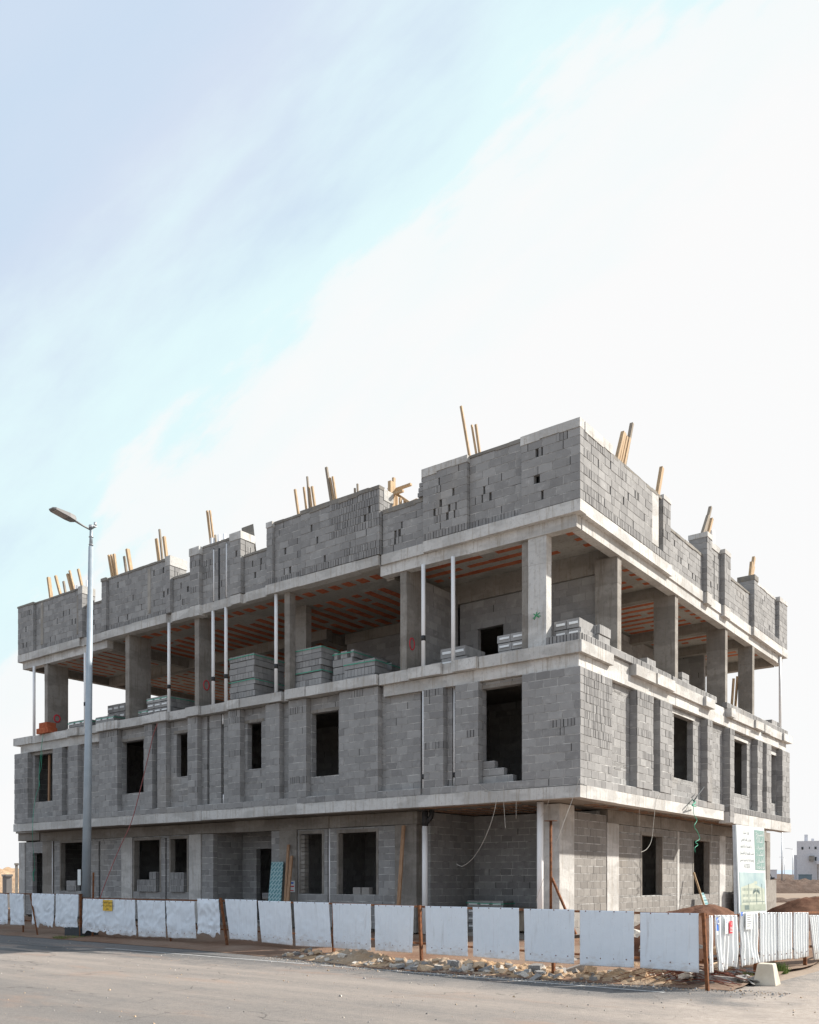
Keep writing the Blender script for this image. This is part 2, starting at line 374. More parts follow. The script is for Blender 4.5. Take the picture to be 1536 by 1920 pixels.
def subtract(u0, u1, cuts):
    iv = [(u0, u1)]
    for a, b_ in sorted(cuts):
        nx = []
        for p, q in iv:
            if b_ <= p or a >= q: nx.append((p, q)); continue
            if a > p: nx.append((p, a))
            if b_ < q: nx.append((b_, q))
        iv = nx
    return iv
def rects(u0, u1, z0, z1, ops):
    zs = sorted({z0, z1} | {z for o_ in ops for z in (o_[2], o_[3]) if z0 < z < z1}); out = []
    for a, b_ in zip(zs, zs[1:]):
        cuts = [(o_[0], o_[1]) for o_ in ops if o_[2] < b_ - 1e-6 and o_[3] > a + 1e-6]
        for p, q in subtract(u0, u1, cuts): out.append((p, q, a, b_))
    return out
def blocks(mb, fr, u0, u1, d0, d1, z0, z1, ops=(), holes=0, sold=(), rough=.004, dark=0., rag=0., hlist=(), open_j=.05, zoff=0):
    """courses of blocks in stretcher bond over a mortar core; ops = openings (u0,u1,z0,z1); sold = regions laid as soldiers"""
    ops = list(ops); H_ = list(hlist)
    nc = max(1, int(round((z1 - z0) / CH))); ch = (z1 - z0) / nc
    for _ in range(holes):
        uu = U(u0 + .3, u1 - .3); k = random.randrange(1, nc - 1) if nc > 2 else 0
        H_.append((uu, uu + U(.045, .095), z0 + k * ch, z0 + (k + 1) * ch))
    front = ops + H_
    for p, q, a, b_ in rects(u0, u1, z0, z1, front): 
        mb.fb(fr, p + .010, q - .010, d0 + .007, d1 - .007, a + (.004 if a in [o_[3] for o_ in ops] else .002), b_ - .002, .5, 1)
    if H_:
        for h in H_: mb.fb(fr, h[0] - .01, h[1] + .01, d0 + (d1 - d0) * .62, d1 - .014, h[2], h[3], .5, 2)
    for k in range(nc):
        a = z0 + k * ch; b_ = a + ch
        zs = sorted({a, b_} | {z for o_ in front for z in (o_[2], o_[3]) if a + .012 < z < b_ - .012})
        for za, zb in zip(zs, zs[1:]):
            cuts = [(o_[0], o_[1]) for o_ in front if o_[2] < zb - .02 and o_[3] > za + .02]
            for p, q in subtract(u0, u1, cuts):
                u = p + (0 if True else 0)
                first = True; off = (.2 if (k + zoff) % 2 else .4)
                # keep the bond continuous across the wall
                ph = (p - u0 + off) % .4
                nxt = .4 - ph if ph > 1e-3 else .4
                rowt = U(-.06, .06)
                while u < q - .012:
                    zm = (za + zb) / 2
                    S = any(r_[0] <= u + .03 < r_[1] and r_[2] <= zm < r_[3] for r_ in sold)
                    if S: l = U(.085, .115)
                    else:
                        l = nxt if first else (.4 if rnd() > .06 else U(.14, .3)); l += U(-.008, .008)
                        if l < .07: l += .4
                    first = False
                    e = min(u + l, q)
                    if q - e < .06: e = q
                    j = .014 if not S else U(.010, .028)
                    if rnd() < open_j and not S: j = .024
                    dj = U(-rough, rough) if not S else U(-.012, .001)
                    tn = min(1, max(0, random.gauss(.5 - dark, .15) + rowt - (.16 if S else 0)))
                    if S or j > .02: mb.fb(fr, (u if S else e - j - .004), e + .002, d0 + .0062, d0 + .02, za, zb - .012, .5, 2)  # dark plate just behind the faces, painted shade of a deep joint
                    mb.fb(fr, u, max(u + .02, e - (j if e < q - 1e-6 else 0)), d0 + dj, d1 + U(-.003, .003), za + U(0, .002), zb - .013 - U(0, .004), tn, 0)
                    u = e
def wall(name, fr, u0, u1, d0, d1, z0, z1, mat='block', parent=B, **k):
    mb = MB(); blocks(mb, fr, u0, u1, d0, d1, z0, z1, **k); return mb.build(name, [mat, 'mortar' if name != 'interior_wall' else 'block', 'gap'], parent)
def slabs(mb, fr, segs, z0, z1, d1, mi=0, lmax=2.4):
    """fascia / ledge pieces, each cast with its own slight offset"""
    for a, b_, d0, *zz in segs:
        zA = zz[0] if zz else z0; zB = zz[1] if len(zz) > 1 else z1
        n = max(1, int((b_ - a) / lmax + .5))
        cuts = [a] + sorted(U(a + .3, b_ - .3) for _ in range(n - 1)) + [b_] if b_ - a > 1 else [a, b_]
        for p, q in zip(cuts, cuts[1:]):
            if q - p < .02: continue
            mb.fb(fr, p, q, d0 + U(-.007, .007), d1, zA + U(-.008, .008), zB + U(-.008, .010), rnd(), mi)

# ---- floor plates
mb = MB(); mb.box(-27.3, -1.4, 1.42, 20.1, .0, .16, .4); mb.build('ground_slab', 'conc_d', B)
mb = MB(); mb.box(-25.7, -.3, .3, 18.6, 3.68, 3.955, .3); mb.box(-27.55, -25.6, 1.0, 18.6, 3.67, 3.95, .3); mb.box(-25.6, -1.3, 18.6, 20.2, 3.67, 3.95, .3)
mb.build('floor_slab', 'conc_d', B)
mb = MB(); mb.box(-25.6, -.3, .3, 18.5, 7.2, 7.49, .3); mb.build('floor_slab', 'conc_d', B)
mb = MB(); mb.box(-25.5, -.25, .25, 18.3, 10.665, 10.94, .6); mb.build('roof_slab', 'conc_m', B)

# ---- slab edges
mb = MB(); slabs(mb, 'L', [(-25.96, -14.06, 0), (-14.03, 0, .0)], 3.66, 3.972, .33)
mb.build('slab_edge', 'conc', B)
mb = MB(); slabs(mb, 'R', [(.33, 10.62, 0.0, 3.66, 3.972), (11.12, 18.91, -.03, 3.60, 3.972)], 3.66, 3.97, .33)
mb.build('slab_edge', 'conc', B)
mb = MB(); slabs(mb, 'L', [(-25.63, -21.2, 0), (-21.2, -21.0, .1), (-20.97, -19.75, .06), (-19.75, -15.93, 0), (-15.93, -15.75, .14), (-15.72, -14.6, .07), (-14.6, -14.1, -.03, 10.60), (-14.1, -12.6, .08), (-12.6, -12.12, 0, 10.66), (-12.12, -11.98, .14), (-11.96, -10.95, .07), (-10.95, -7.2, 0), (-7.2, -6.36, .02), (-6.30, -4.78, .07), (-4.76, 0, 0)], 10.66, 10.955, .33)
mb.build('roof_edge', 'conc', B)
mb = MB(); slabs(mb, 'R', [(.33, 6.0, 0), (6.0, 8.97, .10), (8.99, 9.44, 0, 10.60), (9.46, 10.72, .10), (10.74, 11.36, -.0, 10.58), (11.38, 14.03, .10), (14.05, 18.5, 0)], 10.64, 10.955, .33)
mb.build('roof_edge', 'conc', B)
# perimeter beams of the open floor
mb = MB(); slabs(mb, 'L', [(-6.38, -.18, .15)], 10.36, 10.662, .42); mb.build('beam', 'conc', B)
mb = MB(); slabs(mb, 'L', [(-25.5, -19.6, .15)], 10.38, 10.662, .42); mb.build('beam', 'conc', B)
mb = MB(); slabs(mb, 'R', [(.42, 18.3, .15)], 10.33, 10.638, .42); mb.build('beam', 'conc', B)
def cbox(name, x0, x1, y0, y1, z0, z1, mat='conc_d', tone=None):
    m_ = MB()
    if z1 - z0 > 2.2 and (x1 - x0) < 1.5 and (y1 - y0) < 1.6:     # columns are cast in two lifts
        zc = z1 - U(.62, .72); m_.box(x0, x1, y0, y1, z0, zc - .004, U(.3, .8)); m_.box(x0 - .003, x1 + .003, y0 - .003, y1 + .003, zc, z1, U(.1, .5)); m_.box(x0 + .01, x1 - .01, y0 + .01, y1 - .01, zc - .01, zc + .006, .2)
    else: m_.box(x0, x1, y0, y1, z0, z1, U(.3, .7) if tone is None else tone)
    return m_.build(name, mat, B)
for bx_ in ((-6.38, -6.1, .43, 2.78, 10.30), (-19.9, -19.62, .43, 3.98, 10.34), (-25.48, -25.2, .43, 18.2, 10.36), (-25.1, -12.0, 4.0, 4.3, 10.3),
            (-6.3, -.45, 2.8, 3.1, 10.05), (-5.0, -.45, 6.7, 7.0, 10.33), (-5.0, -.45, 11.4, 11.7, 10.33), (-5.0, -.45, 14.3, 14.6, 10.33), (-25.1, -.45, 17.9, 18.25, 10.3), (-12.6, -12.3, 4.4, 17.8, 10.33), (-12.0, -6.5, 5.0, 5.25, 10.3)):
    cbox('beam', bx_[0], bx_[1], bx_[2], bx_[3], bx_[4], 10.66)

# ---- ledge below the open floor
mb = MB()
slabs(mb, 'L', [(-25.86, -24.49, -.06), (-24.47, -22.86, -.02), (-22.84, -21.95, -.04), (-21.93, -21.84, .03), (-21.82, -21.14, -.14), (-21.12, -19.91, -.04), (-19.89, -18.56, -.14), (-18.54, -17.12, -.06),
    (-17.10, -16.39, -.13), (-16.37, -15.72, -.17), (-15.70, -14.71, -.03), (-14.69, -14.03, -.15), (-14.01, -12.66, -.05), (-12.64, -12.03, -.16), (-12.01, -10.14, -.12), (-10.12, -9.95, .0), (-9.93, -9.09, -.17), (-9.07, -6.31, -.14),
    (-6.27, -5.2, -.05), (-5.18, -4.08, -.13), (-4.06, -3.72, -.02), (-3.70, -2.92, -.15), (-2.90, -.02, -.06)], 7.205, 7.50, .33)
mb.build('ledge', 'conc', B)
mb = MB()
slabs(mb, 'R', [(-.06, 1.78, -.06), (1.80, 3.12, .10), (3.14, 4.50, -.10), (4.58, 5.91, -.12), (5.93, 8.57, -.02), (8.59, 9.44, -.12), (9.46, 11.05, .10), (11.07, 11.5, -.12), (11.52, 13.9, -.03), (13.92, 14.92, -.10), (15.2, 15.95, -.06), (15.97, 17.6, -.03), (17.62, 18.85, -.10)], 7.205, 7.50, .33)
mb.build('ledge', 'conc', B)
# beam band showing between ledge and blocks
mb = MB(); slabs(mb, 'L', [(-25.5, -19.93, .06)], 6.885, 7.2, .40); mb.build('beam', 'conc', B); mb = MB(); slabs(mb, 'L', [(-6.2, -.07, .06)], 6.885, 7.2, .40); mb.build('beam', 'conc', B)
mb = MB(); slabs(mb, 'R', [(.40, 18.5, .06)], 6.885, 7.2, .40); mb.build('beam', 'conc', B)
# course of blocks standing on the right-hand ledge
wall('block_course', 'R', .12, 5.9, .0, .16, 7.515, 7.71, sold=[(0, 1.8, 7, 8), (3.1, 4.5, 7, 8), (4.6, 5.9, 7, 8)], rough=.006, dark=.15)
wall('block_course', 'R', 6.1, 18.6, .02, .18, 7.515, 7.71, sold=[(8.5, 9.5, 7, 8), (11, 11.6, 7, 8), (13.8, 15, 7, 8), (17.4, 18.7, 7, 8)], rough=.006, dark=.15, ops=[(10.0, 11.0, 7.5, 7.8)])
wall('block_course', 'L', -.95, -.02, .02, .18, 7.515, 7.71, sold=[(-1.2, .1, 7, 8)], rough=.01)

# ---- first floor, long facade
Z1, Z2, ZT = 3.978, 6.875, 7.198
TOP = lambda x: Z2 if (x > -6.3 or x < -19.9) else ZT
base_ops = [(-24.68, -23.38, 4.83, 6.75), (-18.74, -17.46, 4.83, 6.75), (-15.60, -15.02, 5.24, 6.75), (-12.0, -11.35, 5.24, 6.74), (-9.13, -8.04, 4.80, 6.74), (-2.95, -1.75, 4.19, 6.70),
            (-13.99, -13.87, 4.19, 7.19), (-13.29, -13.15, 4.19, 7.19), (-4.99, -4.90, 4.0, 6.88), (-3.93, -3.84, 4.19, 6.88)]
wall('block_wall', 'L', -25.85, -19.93, .205, .40, Z1, Z2, ops=[base_ops[0]], holes=0)
wall('block_wall', 'L', -19.93, -6.24, .205, .40, Z1, ZT, ops=base_ops[1:5] + base_ops[6:8])
wall('block_wall', 'L', -6.24, -.02, .205, .40, Z1, Z2, ops=[base_ops[5]] + base_ops[8:])
wall('block_course', 'L', -25.9, 0, 0, .2, Z1, Z1 + CH - .004, zoff=1, ops=[(-4.85, -4.77, 4.0, 6.9)])
def pier(u0, u1, z1=None, z0=Z1 + CH, sold=(), fr='L', d0=0, mat='block', **k):
    return wall('pier', fr, u0, u1, d0, .2, z0, z1 or TOP(u0), sold=sold, zoff=random.randrange(2), mat=mat, **k)
top = lambda a, b_, n=1: (a, b_, 6.87 - n * .2 + .33, 7.3)
pier(-25.88, -24.86, sold=[(-26, -25.4, 4.5, 4.7), (-26, -24, 5.6, 5.8), (-26, -24, 5.2, 5.4)])
pier(-23.01, -22.38); pier(-21.93, -21.30)
pier(-19.89, -18.76, ZT - .01, sold=[(-19.9, -18.7, 6.9, 7.3)])
pier(-17.13, -16.70, ZT - .01, sold=[(-17.3, -16.6, 6.9, 7.3)]); pier(-16.40, -15.93, ZT - .01); pier(-14.75, -14.25, ZT - .01, sold=[(-14.8, -14.2, 5.2, 5.35), (-14.8, -14.2, 4.6, 4.8)])
pier(-12.70, -12.13, ZT - .01, sold=[(-12.7, -12, 6.85, 7.1), (-12.7, -12, 5.6, 5.8)]); pier(-10.95, -10.33, ZT - .01)
pier(-9.93, -9.18, ZT - .01, sold=[(-9.9, -9.4, 6.8, 7), (-9.9, -9, 4.6, 4.8)])
pier(-7.84, -6.36, ZT - .01, sold=[(-7.8, -6.9, 6.95, 7.3)])
wall('pier', 'L', -4.73, -4.08, 0, .2, Z1 + CH, Z2, sold=[(-4.8, -4.2, 6.65, 7), (-4.8, -4, 5.25, 5.4)])
wall('pier', 'L', -3.68, -2.95, 0, .2, Z1 + CH, Z2, sold=[(-3.2, -2.9, 6.2, 6.4), (-3.2, -2.9, 5.8, 6), (-3.3, -2.9, 5.4, 5.6), (-3.4, -2.9, 4.8, 5)], rough=.006)
wall('pier', 'L', -1.63, 0, 0, .2, Z1 + CH, Z2, sold=[(-.28, 0, 6.25, 6.5), (-.28, 0, 5.85, 6.05), (-1, -.0, 5.4, 5.63), (-.85, -.45, 5.2, 5.4), (-.2, 0, 5.0, 5.2), (-.2, 0, 4.6, 4.8)])
# broken stepped blocks left in the big opening
mb = MB()
for k, (a, b_) in enumerate(((-2.94, -2.02), (-2.94, -2.3), (-2.94, -2.58))): blocks(mb, 'L', a, b_, .215, .39, 4.195 + k * .2, 4.385 + k * .2, zoff=k)
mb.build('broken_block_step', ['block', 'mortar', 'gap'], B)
# lintels
for u0, u1, z in ((-25.0, -23.2, 6.76), (-18.95, -17.25, 6.76), (-15.75, -14.85, 6.76), (-12.15, -11.2, 6.75), (-9.3, -7.86, 6.75), (-3.0, -1.65, 6.71)):
    m_ = MB(); m_.fb('L', u0 + .02, u1 - .02, .19, .39, z - .008, z + .09, .6); m_.build('lintel', 'conc_d', B)

# ---- first floor, short facade
ro = [(6.64, 8.28, 4.76, 6.70), (12.24, 13.83, 4.72, 6.64), (16.6, 17.6, 4.68, 6.6)]
wall('block_wall', 'R', .21, 18.70, .205, .40, Z1, Z2, ops=ro, mat='block')
wall('block_course', 'R', .205, 10.70, 0, .2, Z1, Z1 + CH - .004, zoff=1)
wall('block_course', 'R', 11.12, 18.8, -.03, .2, Z1, Z1 + CH - .004, sold=[(11, 19, 3.9, 4.3)], dark=.2, rough=.01)
wall('pier', 'R', .205, 1.81, 0, .2, Z1 + CH, 6.86, sold=[(.1, 1.85, 5.95, 6.9), (.4, 1.85, 5.55, 5.95), (.05, .55, 5.6, 5.8), (.1, 1.4, 5.2, 5.6), (.1, 1.9, 5.3, 5.5), (.9, 1.6, 5.05, 5.2), (.1, .5, 4.95, 5.1), (.2, .55, 4.55, 4.75)], rough=.005)
for a, b_, so_ in ((3.38, 4.50, [(3, 5, 6.5, 6.9), (3.4, 4.4, 5.7, 5.9), (3.5, 4.5, 5.1, 5.3)]), (5.01, 5.93, [(5, 6, 6.6, 6.9), (5.3, 5.9, 5.8, 6), (5.1, 6, 5.1, 5.3)]), (8.98, 9.45, [(8.9, 9.5, 6.6, 6.9), (9.1, 9.4, 5.8, 6), (9.1, 9.4, 5, 5.2)]),
                   (14.38, 14.98, [(14, 15, 6.6, 6.9), (14.4, 15, 5.9, 6.1)]), (15.53, 16.13, [(15.5, 16, 5, 5.2)]), (17.69, 18.75, [(18.2, 18.8, 5.4, 5.7), (17.7, 18.2, 4.9, 5.1)])):
    wall('pier', 'R', a, b_, -.02, .2, Z1 + CH, 6.84, sold=so_, rough=.007, dark=.06)
wall('pier', 'R', 11.14, 11.58, -.05, .2, 3.62, 6.84, sold=[(11.1, 11.6, 6.6, 6.9), (11.3, 11.6, 5.2, 5.5)], dark=.1)
for u0, u1, z in ((6.45, 8.4, 6.71), (12.1, 13.95, 6.65), (16.4, 17.69, 6.61)):
    m_ = MB(); m_.fb('R', u0 + .02, u1 - .02, .19, .39, z - .008, z + .09, .6); m_.build('lintel', 'conc', B)
# hidden sides and rear of the first floor
wall('block_wall', 'R', .42, 18.3, 25.45, 25.65, Z1, 7.19); wall('block_wall', 'L', -25.4, -.42, 18.5, 18.7, Z1, 7.19, ops=[(-20, -18.8, 4.8, 6.6), (-10, -8.8, 4.8, 6.6)])
# rooms behind the openings
wall('interior_wall', 'L', -25.4, -.45, 4.3, 4.45, Z1, 7.19)
wall('interior_wall', 'R', 4.5, 18.4, 4.6, 4.75, Z1, 7.19)
for x in (-21.5, -14.5, -5.3): wall('interior_wall', 'R', .42, 4.28, -x, -x + .15, Z1, 7.19)
for y in (9.5, 14.9): wall('interior_wall', 'L', -4.55, -.42, y, y + .15, Z1, 7.19)

# ---- parapet, long facade
P1, HI, LO = 10.965, 12.90, 12.14
def cope(fr, u0, u1, d0, d1, z, h=.07, mat='screed', step=.35):
    m_ = MB(); n = max(1, int((u1 - u0) / step))
    for i in range(n):
        a = u0 + (u1 - u0) * i / n; b_ = u0 + (u1 - u0) * (i + 1) / n
        m_.fb(fr, a, b_, d0 + U(-.006, .006), d1, z - U(.0, .03 if h < .1 else .06), z + h + U(-.008, .008), rnd())
    return m_.build('coping', mat, B)
bot = lambda a, b_: (a, b_, 10.9, 11.17)
def pwall(u0, u1, d0, z1, **k):
    k.setdefault('open_j', .07); return wall('parapet_wall', k.pop('fr', 'L'), u0, u1, d0, d0 + .2, P1, z1, **k)
pwall(-25.60, -24.45, 0, HI, sold=[(-25.6, -24.5, 11.1, 11.2), (-25.5, -24.6, 12.5, 12.7)], holes=4, mat='block'); cope('L', -25.63, -24.42, -.02, .24, HI, .06)
pwall(-24.43, -21.23, .12, HI, sold=[bot(-24.2, -21)], holes=9); cope('L', -24.41, -21.25, .10, .36, HI, .06)
cbox('column', -24.07, -23.90, .105, .30, 11.18, HI - .03, 'conc_m'); cbox('column', -21.53, -21.34, .105, .30, 11.18, 12.7, 'conc_d')
pwall(-21.22, -20.97, -.02, 12.7, holes=0); cope('L', -21.24, -20.95, -.03, .55, 12.7, .24, 'conc'); wall('parapet_wall', 'R', .2, .55, 20.97, 21.2, P1, 12.7, holes=1)
pwall(-20.95, -19.76, .12, LO, holes=3, sold=[bot(-21, -19.7)]); cope('L', -20.95, -19.76, .10, .36, LO, .06)
pwall(-19.74, -19.46, 0, HI - .05, sold=[bot(-20, -19)]); cope('L', -19.76, -19.44, -.02, .3, HI - .05, .1)
pwall(-19.45, -15.92, .12, HI, holes=9, sold=[bot(-19.5, -15.9)]); cope('L', -19.45, -15.92, .10, .36, HI, .06)
cbox('column', -17.10, -16.93, .105, .33, 11.2, 12.8, 'conc_m')
pwall(-15.91, -15.68, -.02, 12.66, holes=1); cope('L', -15.93, -15.66, -.03, .72, 12.66, .28, 'conc'); wall('parapet_wall', 'R', .2, .7, 15.68, 15.88, P1, 12.66, sold=[(.2, .8, 12.2, 12.5)])
pwall(-15.66, -14.61, .12, LO, holes=3); cope('L', -15.66, -14.61, .10, .36, LO, .07)
pwall(-14.60, -14.12, -.03, 12.7, sold=[(-14.6, -14.2, 12.2, 12.4), (-14.6, -14.3, 11.4, 11.6)]); cope('L', -14.62, -14.10, -.05, .36, 12.7, .22, 'conc')
pwall(-14.11, -12.60, .12, HI - .02, hlist=[(-13.60, -13.52, P1, 12.75), (-13.33, -13.24, P1, 12.7), (-12.97, -12.88, P1, 12.8)], sold=[(-14.1, -13.6, 11.8, 12.5)], holes=3); cope('L', -14.1, -12.6, .10, .36, HI - .02, .06)
pwall(-12.59, -12.08, -.02, 12.76, holes=1); cope('L', -12.61, -12.06, -.03, .6, 12.76, .2, 'conc'); wall('parapet_wall', 'R', .2, .58, 12.08, 12.28, P1, 12.76, sold=[(.2, .6, 12.2, 12.6), (.2, .6, 11.7, 11.95)])
pwall(-12.05, -10.92, .12, LO, holes=4); cope('L', -12.05, -10.92, .10, .36, LO, .07)
pwall(-10.90, -10.64, 0, HI - .1, sold=[bot(-11, -10)]); cope('L', -10.91, -10.63, -.02, .3, HI - .1, .14, 'conc')
pwall(-10.63, -9.42, .10, HI - .03, holes=4, sold=[bot(-10.7, -9.4)]); cope('L', -10.63, -9.42, .08, .34, HI - .03, .06)
pwall(-9.40, -6.31, 0, 12.84, holes=5, sold=[(-8.2, -6.3, 11.75, 12.9), bot(-9.4, -6.3), (-7.9, -6.3, 11.1, 11.35)], rough=.007); cope('L', -9.42, -6.30, -.02, .24, 12.84, .10)
wall('parapet_wall', 'R', .2, .62, 6.31, 6.5, P1, 12.6, sold=[(.2, .7, 11.8, 12.4)]); cope('R', .2, .64, 6.295, 6.52, 12.6, .30, 'conc', .5)
pwall(-6.27, -4.78, .12, LO, holes=4, sold=[(-6.2, -5.6, 11.2, 11.3)]); cope('L', -6.28, -4.70, .10, .36, LO, .1)
mb = MB(); k = 0
blocks(mb, 'L', -4.76, -3.31, 0, .2, P1, 12.78, holes=9, sold=[bot(-4.8, -3.2), (-4.4, -4.2, 11.4, 12.5), (-3.7, -3.4, 12.2, 12.4)], open_j=.07)
for k in range(5): blocks(mb, 'L', -4.98 + .04 * k + U(0, .05), -4.77, .02, .2, LO + .1 + k * .13, LO + .1 + k * .13 + .12)
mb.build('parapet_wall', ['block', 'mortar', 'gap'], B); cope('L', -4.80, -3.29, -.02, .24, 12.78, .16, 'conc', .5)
pwall(-3.30, -1.66, .12, HI - .02, holes=3, sold=[bot(-3.3, -1.7)]); cope('L', -3.30, -1.66, .10, .36, HI - .02, .07)
pwall(-1.65, -.005, 0, 12.72, holes=6, sold=[(-.95, -.35, 12.45, 12.7), (-1.6, -1.4, 12.2, 12.4), (-.15, 0, 12.2, 12.4), (-.15, 0, 11.9, 12), (-1.5, -1.2, 11.8, 12), (-.5, -.3, 11.9, 12.2)]); cope('L', -1.67, .0, -.02, .24, 12.72, .2, 'conc', .5)

# ---- parapet, short facade
pwall(.205, 4.47, 0, 12.70, fr='R', holes=10, sold=[(.1, 1.9, 12.4, 12.75), (.2, .8, 12.05, 12.2), (.2, 1.6, 11.95, 12.05), (.2, 1.1, 11.6, 11.8), (.2, 1.4, 11.2, 11.35), (.1, 4.5, 10.9, 11.17), (.1, 1.0, 11.1, 11.3), (2.2, 2.5, 12.2, 12.4)], open_j=.08)
cope('R', .24, 1.80, -.02, .24, 12.70, .21, 'conc', .4); cope('R', 1.82, 5.2, .0, .24, 12.66, .07, 'screed')
cbox('column', -.3, -.004, 4.48, 4.95, 11.2, 12.66, 'conc'); pwall(4.49, 5.86, 0, 11.17, fr='R', sold=[(4, 6, 10.9, 11.2)])
wall('parapet_wall', 'R', 4.96, 5.28, .14, .30, 11.18, 12.6)
wall('pier', 'R', 5.29, 5.86, 0, .22, 11.18, 12.72, sold=[(5.3, 5.9, 12.3, 12.55), (5.3, 5.9, 11.7, 11.95), (5.3, 5.9, 11.3, 11.5)], holes=2, open_j=.1, dark=.1, rough=.008); cope('R', 5.28, 5.88, -.02, .24, 12.72, .12, 'conc')
pwall(5.87, 8.98, .16, LO - .02, fr='R', holes=7, sold=[(5.3, 6.1, 10.9, 11.2)]); cope('R', 5.88, 8.98, .14, .38, LO - .02, .07)
wall('pier', 'R', 9.0, 9.42, 0, .6, 10.97, 12.76, sold=[(9, 9.3, 12.5, 12.7)], holes=1, dark=.1); cope('R', 8.98, 9.44, -.02, .62, 12.76, .13, 'conc')
pwall(9.43, 10.72, .16, 12.7, fr='R', hlist=[(10.1, 10.18, P1, 12.5)], holes=3, sold=[(9.5, 9.8, 12.3, 12.5)]); cope('R', 9.45, 10.72, .14, .38, 12.7, .16, 'conc')
wall('pier', 'R', 10.74, 11.34, 0, .4, 10.97, 12.72, sold=[(11, 11.4, 11.9, 12.1), (11, 11.4, 12.3, 12.5)], dark=.1); cope('R', 10.72, 11.36, -.02, .42, 12.72, .12, 'conc')
pwall(11.36, 14.02, .16, LO, fr='R', holes=4); cope('R', 11.36, 14.02, .14, .38, LO, .06)
wall('pier', 'R', 14.05, 14.47, 0, .6, 10.97, 12.74, dark=.1); cope('R', 14.03, 14.49, -.02, .62, 12.74, .12, 'screed')
pwall(14.49, 17.3, .14, 12.74, fr='R', holes=4, sold=[(14.5, 17.3, 10.9, 11.17)]); cope('R', 14.5, 17.3, .12, .36, 12.74, .08, 'conc')
pwall(14.49, 17.33, 0, 11.17, fr='R', sold=[(14, 18, 10.9, 11.2)]); wall('pier', 'R', 17.34, 18.45, 0, .2, 10.97, 12.74, holes=2, sold=[(18, 18.4, 11.9, 12.1)]); cope('R', 17.32, 18.47, -.02, .22, 12.74, .12, 'conc')
wall('parapet_wall', 'R', .24, 18.2, 25.4, 25.6, P1, 12.8); wall('parapet_wall', 'L', -25.38, -.25, 18.22, 18.42, P1, 12.8)

# ---- open floor: columns
def col_(x0, x1, y0, y1, mat='conc_d', z0=7.495, z1=10.37): return cbox('column', x0, x1, y0, y1, z0, z1, mat)
c1 = col_(-23.94, -23.72, .2, 1.12); c2 = col_(-18.54, -18.30, .2, 1.15, z1=10.655); c3 = col_(-14.62, -14.40, .2, .86, z1=10.655)
col_(-10.30, -10.08, .2, .45, z1=10.655); col_(-11.2, -10.62, 1.5, 1.75, z1=10.655); c5 = col_(-5.70, -5.48, .2, 1.12, z1=10.655)
c6 = col_(-1.56, -1.04, .19, .46, 'conc', z1=10.362); col_(-1.78, -1.565, .26, .45)
for ya, pxa, pxb in ((2.60, 1116, 1158), (6.75, 1226, 1266), (11.40, 1325, 1360), (14.35, 1384, 1411)):
    xa, xb = L(pxa, ya), min(L(pxb, ya), -.16)
    col_(xa, xb, ya, ya + .24, 'conc_d', z1=10.328)
for x, y in ((-24.0, 12.5), (-18.4, 12.5), (-20.6, 8.8), (-24.0, 17.5), (-12.5, 17.5), (-5, 17.5)): col_(x, x + .25, y, y + .6, z1=10.655)
# painted marks
def ring(parent, c_, r_, axis, mat='redpaint', w_=.018, sq=1.35):
    m_ = MB(); pts = []
    for k in range(21):
        a = 2 * math.pi * k / 20
        pts.append((c_[0], c_[1] + r_ * math.cos(a), c_[2] + r_ * sq * math.sin(a)) if axis == 'x' else (c_[0] + r_ * math.cos(a), c_[1], c_[2] + r_ * sq * math.sin(a)))
    m_.tube(pts, w_, 6, caps=False); m_.build('painted_ring', mat, parent)
ring(c1, (-23.716, .62, 8.22), .13, 'x', sq=1.1, w_=.03); ring(c3, (-14.396, .52, 8.35), .12, 'x'); ring(c5, (-5.476, .45, 8.35), .11, 'x', sq=1.5)
m_ = MB()
for p, q in (((-1.42, 8.30), (-1.22, 8.42)), ((-1.40, 8.42), (-1.24, 8.30)), ((-1.36, 8.36), (-1.2, 8.33)), ((-1.30, 8.45), (-1.38, 8.27))):
    m_.tube([(p[0], .186, p[1]), (q[0], .186, q[1])], .012, 5)
m_.build('painted_mark', 'greenpaint', c6)
# open floor: inner walls
wall('interior_wall', 'R', 1.13, 2.8, 5.50, 5.68, 7.5, 10.3)
wall('interior_wall', 'L', -5.46, -.95, 2.86, 3.04, 7.5, 10.04, ops=[(-4.82, -3.92, 7.49, 9.2)])
wall('interior_wall', 'R', 3.05, 14.3, 3.7, 3.88, 7.5, 10.6, ops=[(8, 9, 7.49, 9.6)])
wall('interior_wall', 'L', -11.9, -6.6, 5.0, 5.18, 7.5, 10.29, ops=[(-8.2, -7.0, 7.49, 9.6)])
wall('interior_wall', 'R', 5.2, 15.0, 11.9, 12.08, 7.5, 10.6); wall('interior_wall', 'L', -11.8, -2.2, 15.0, 15.2, 7.5, 10.6)
wall('interior_wall', 'R', 3.1, 5.0, 6.4, 6.6, 7.5, 10.6)
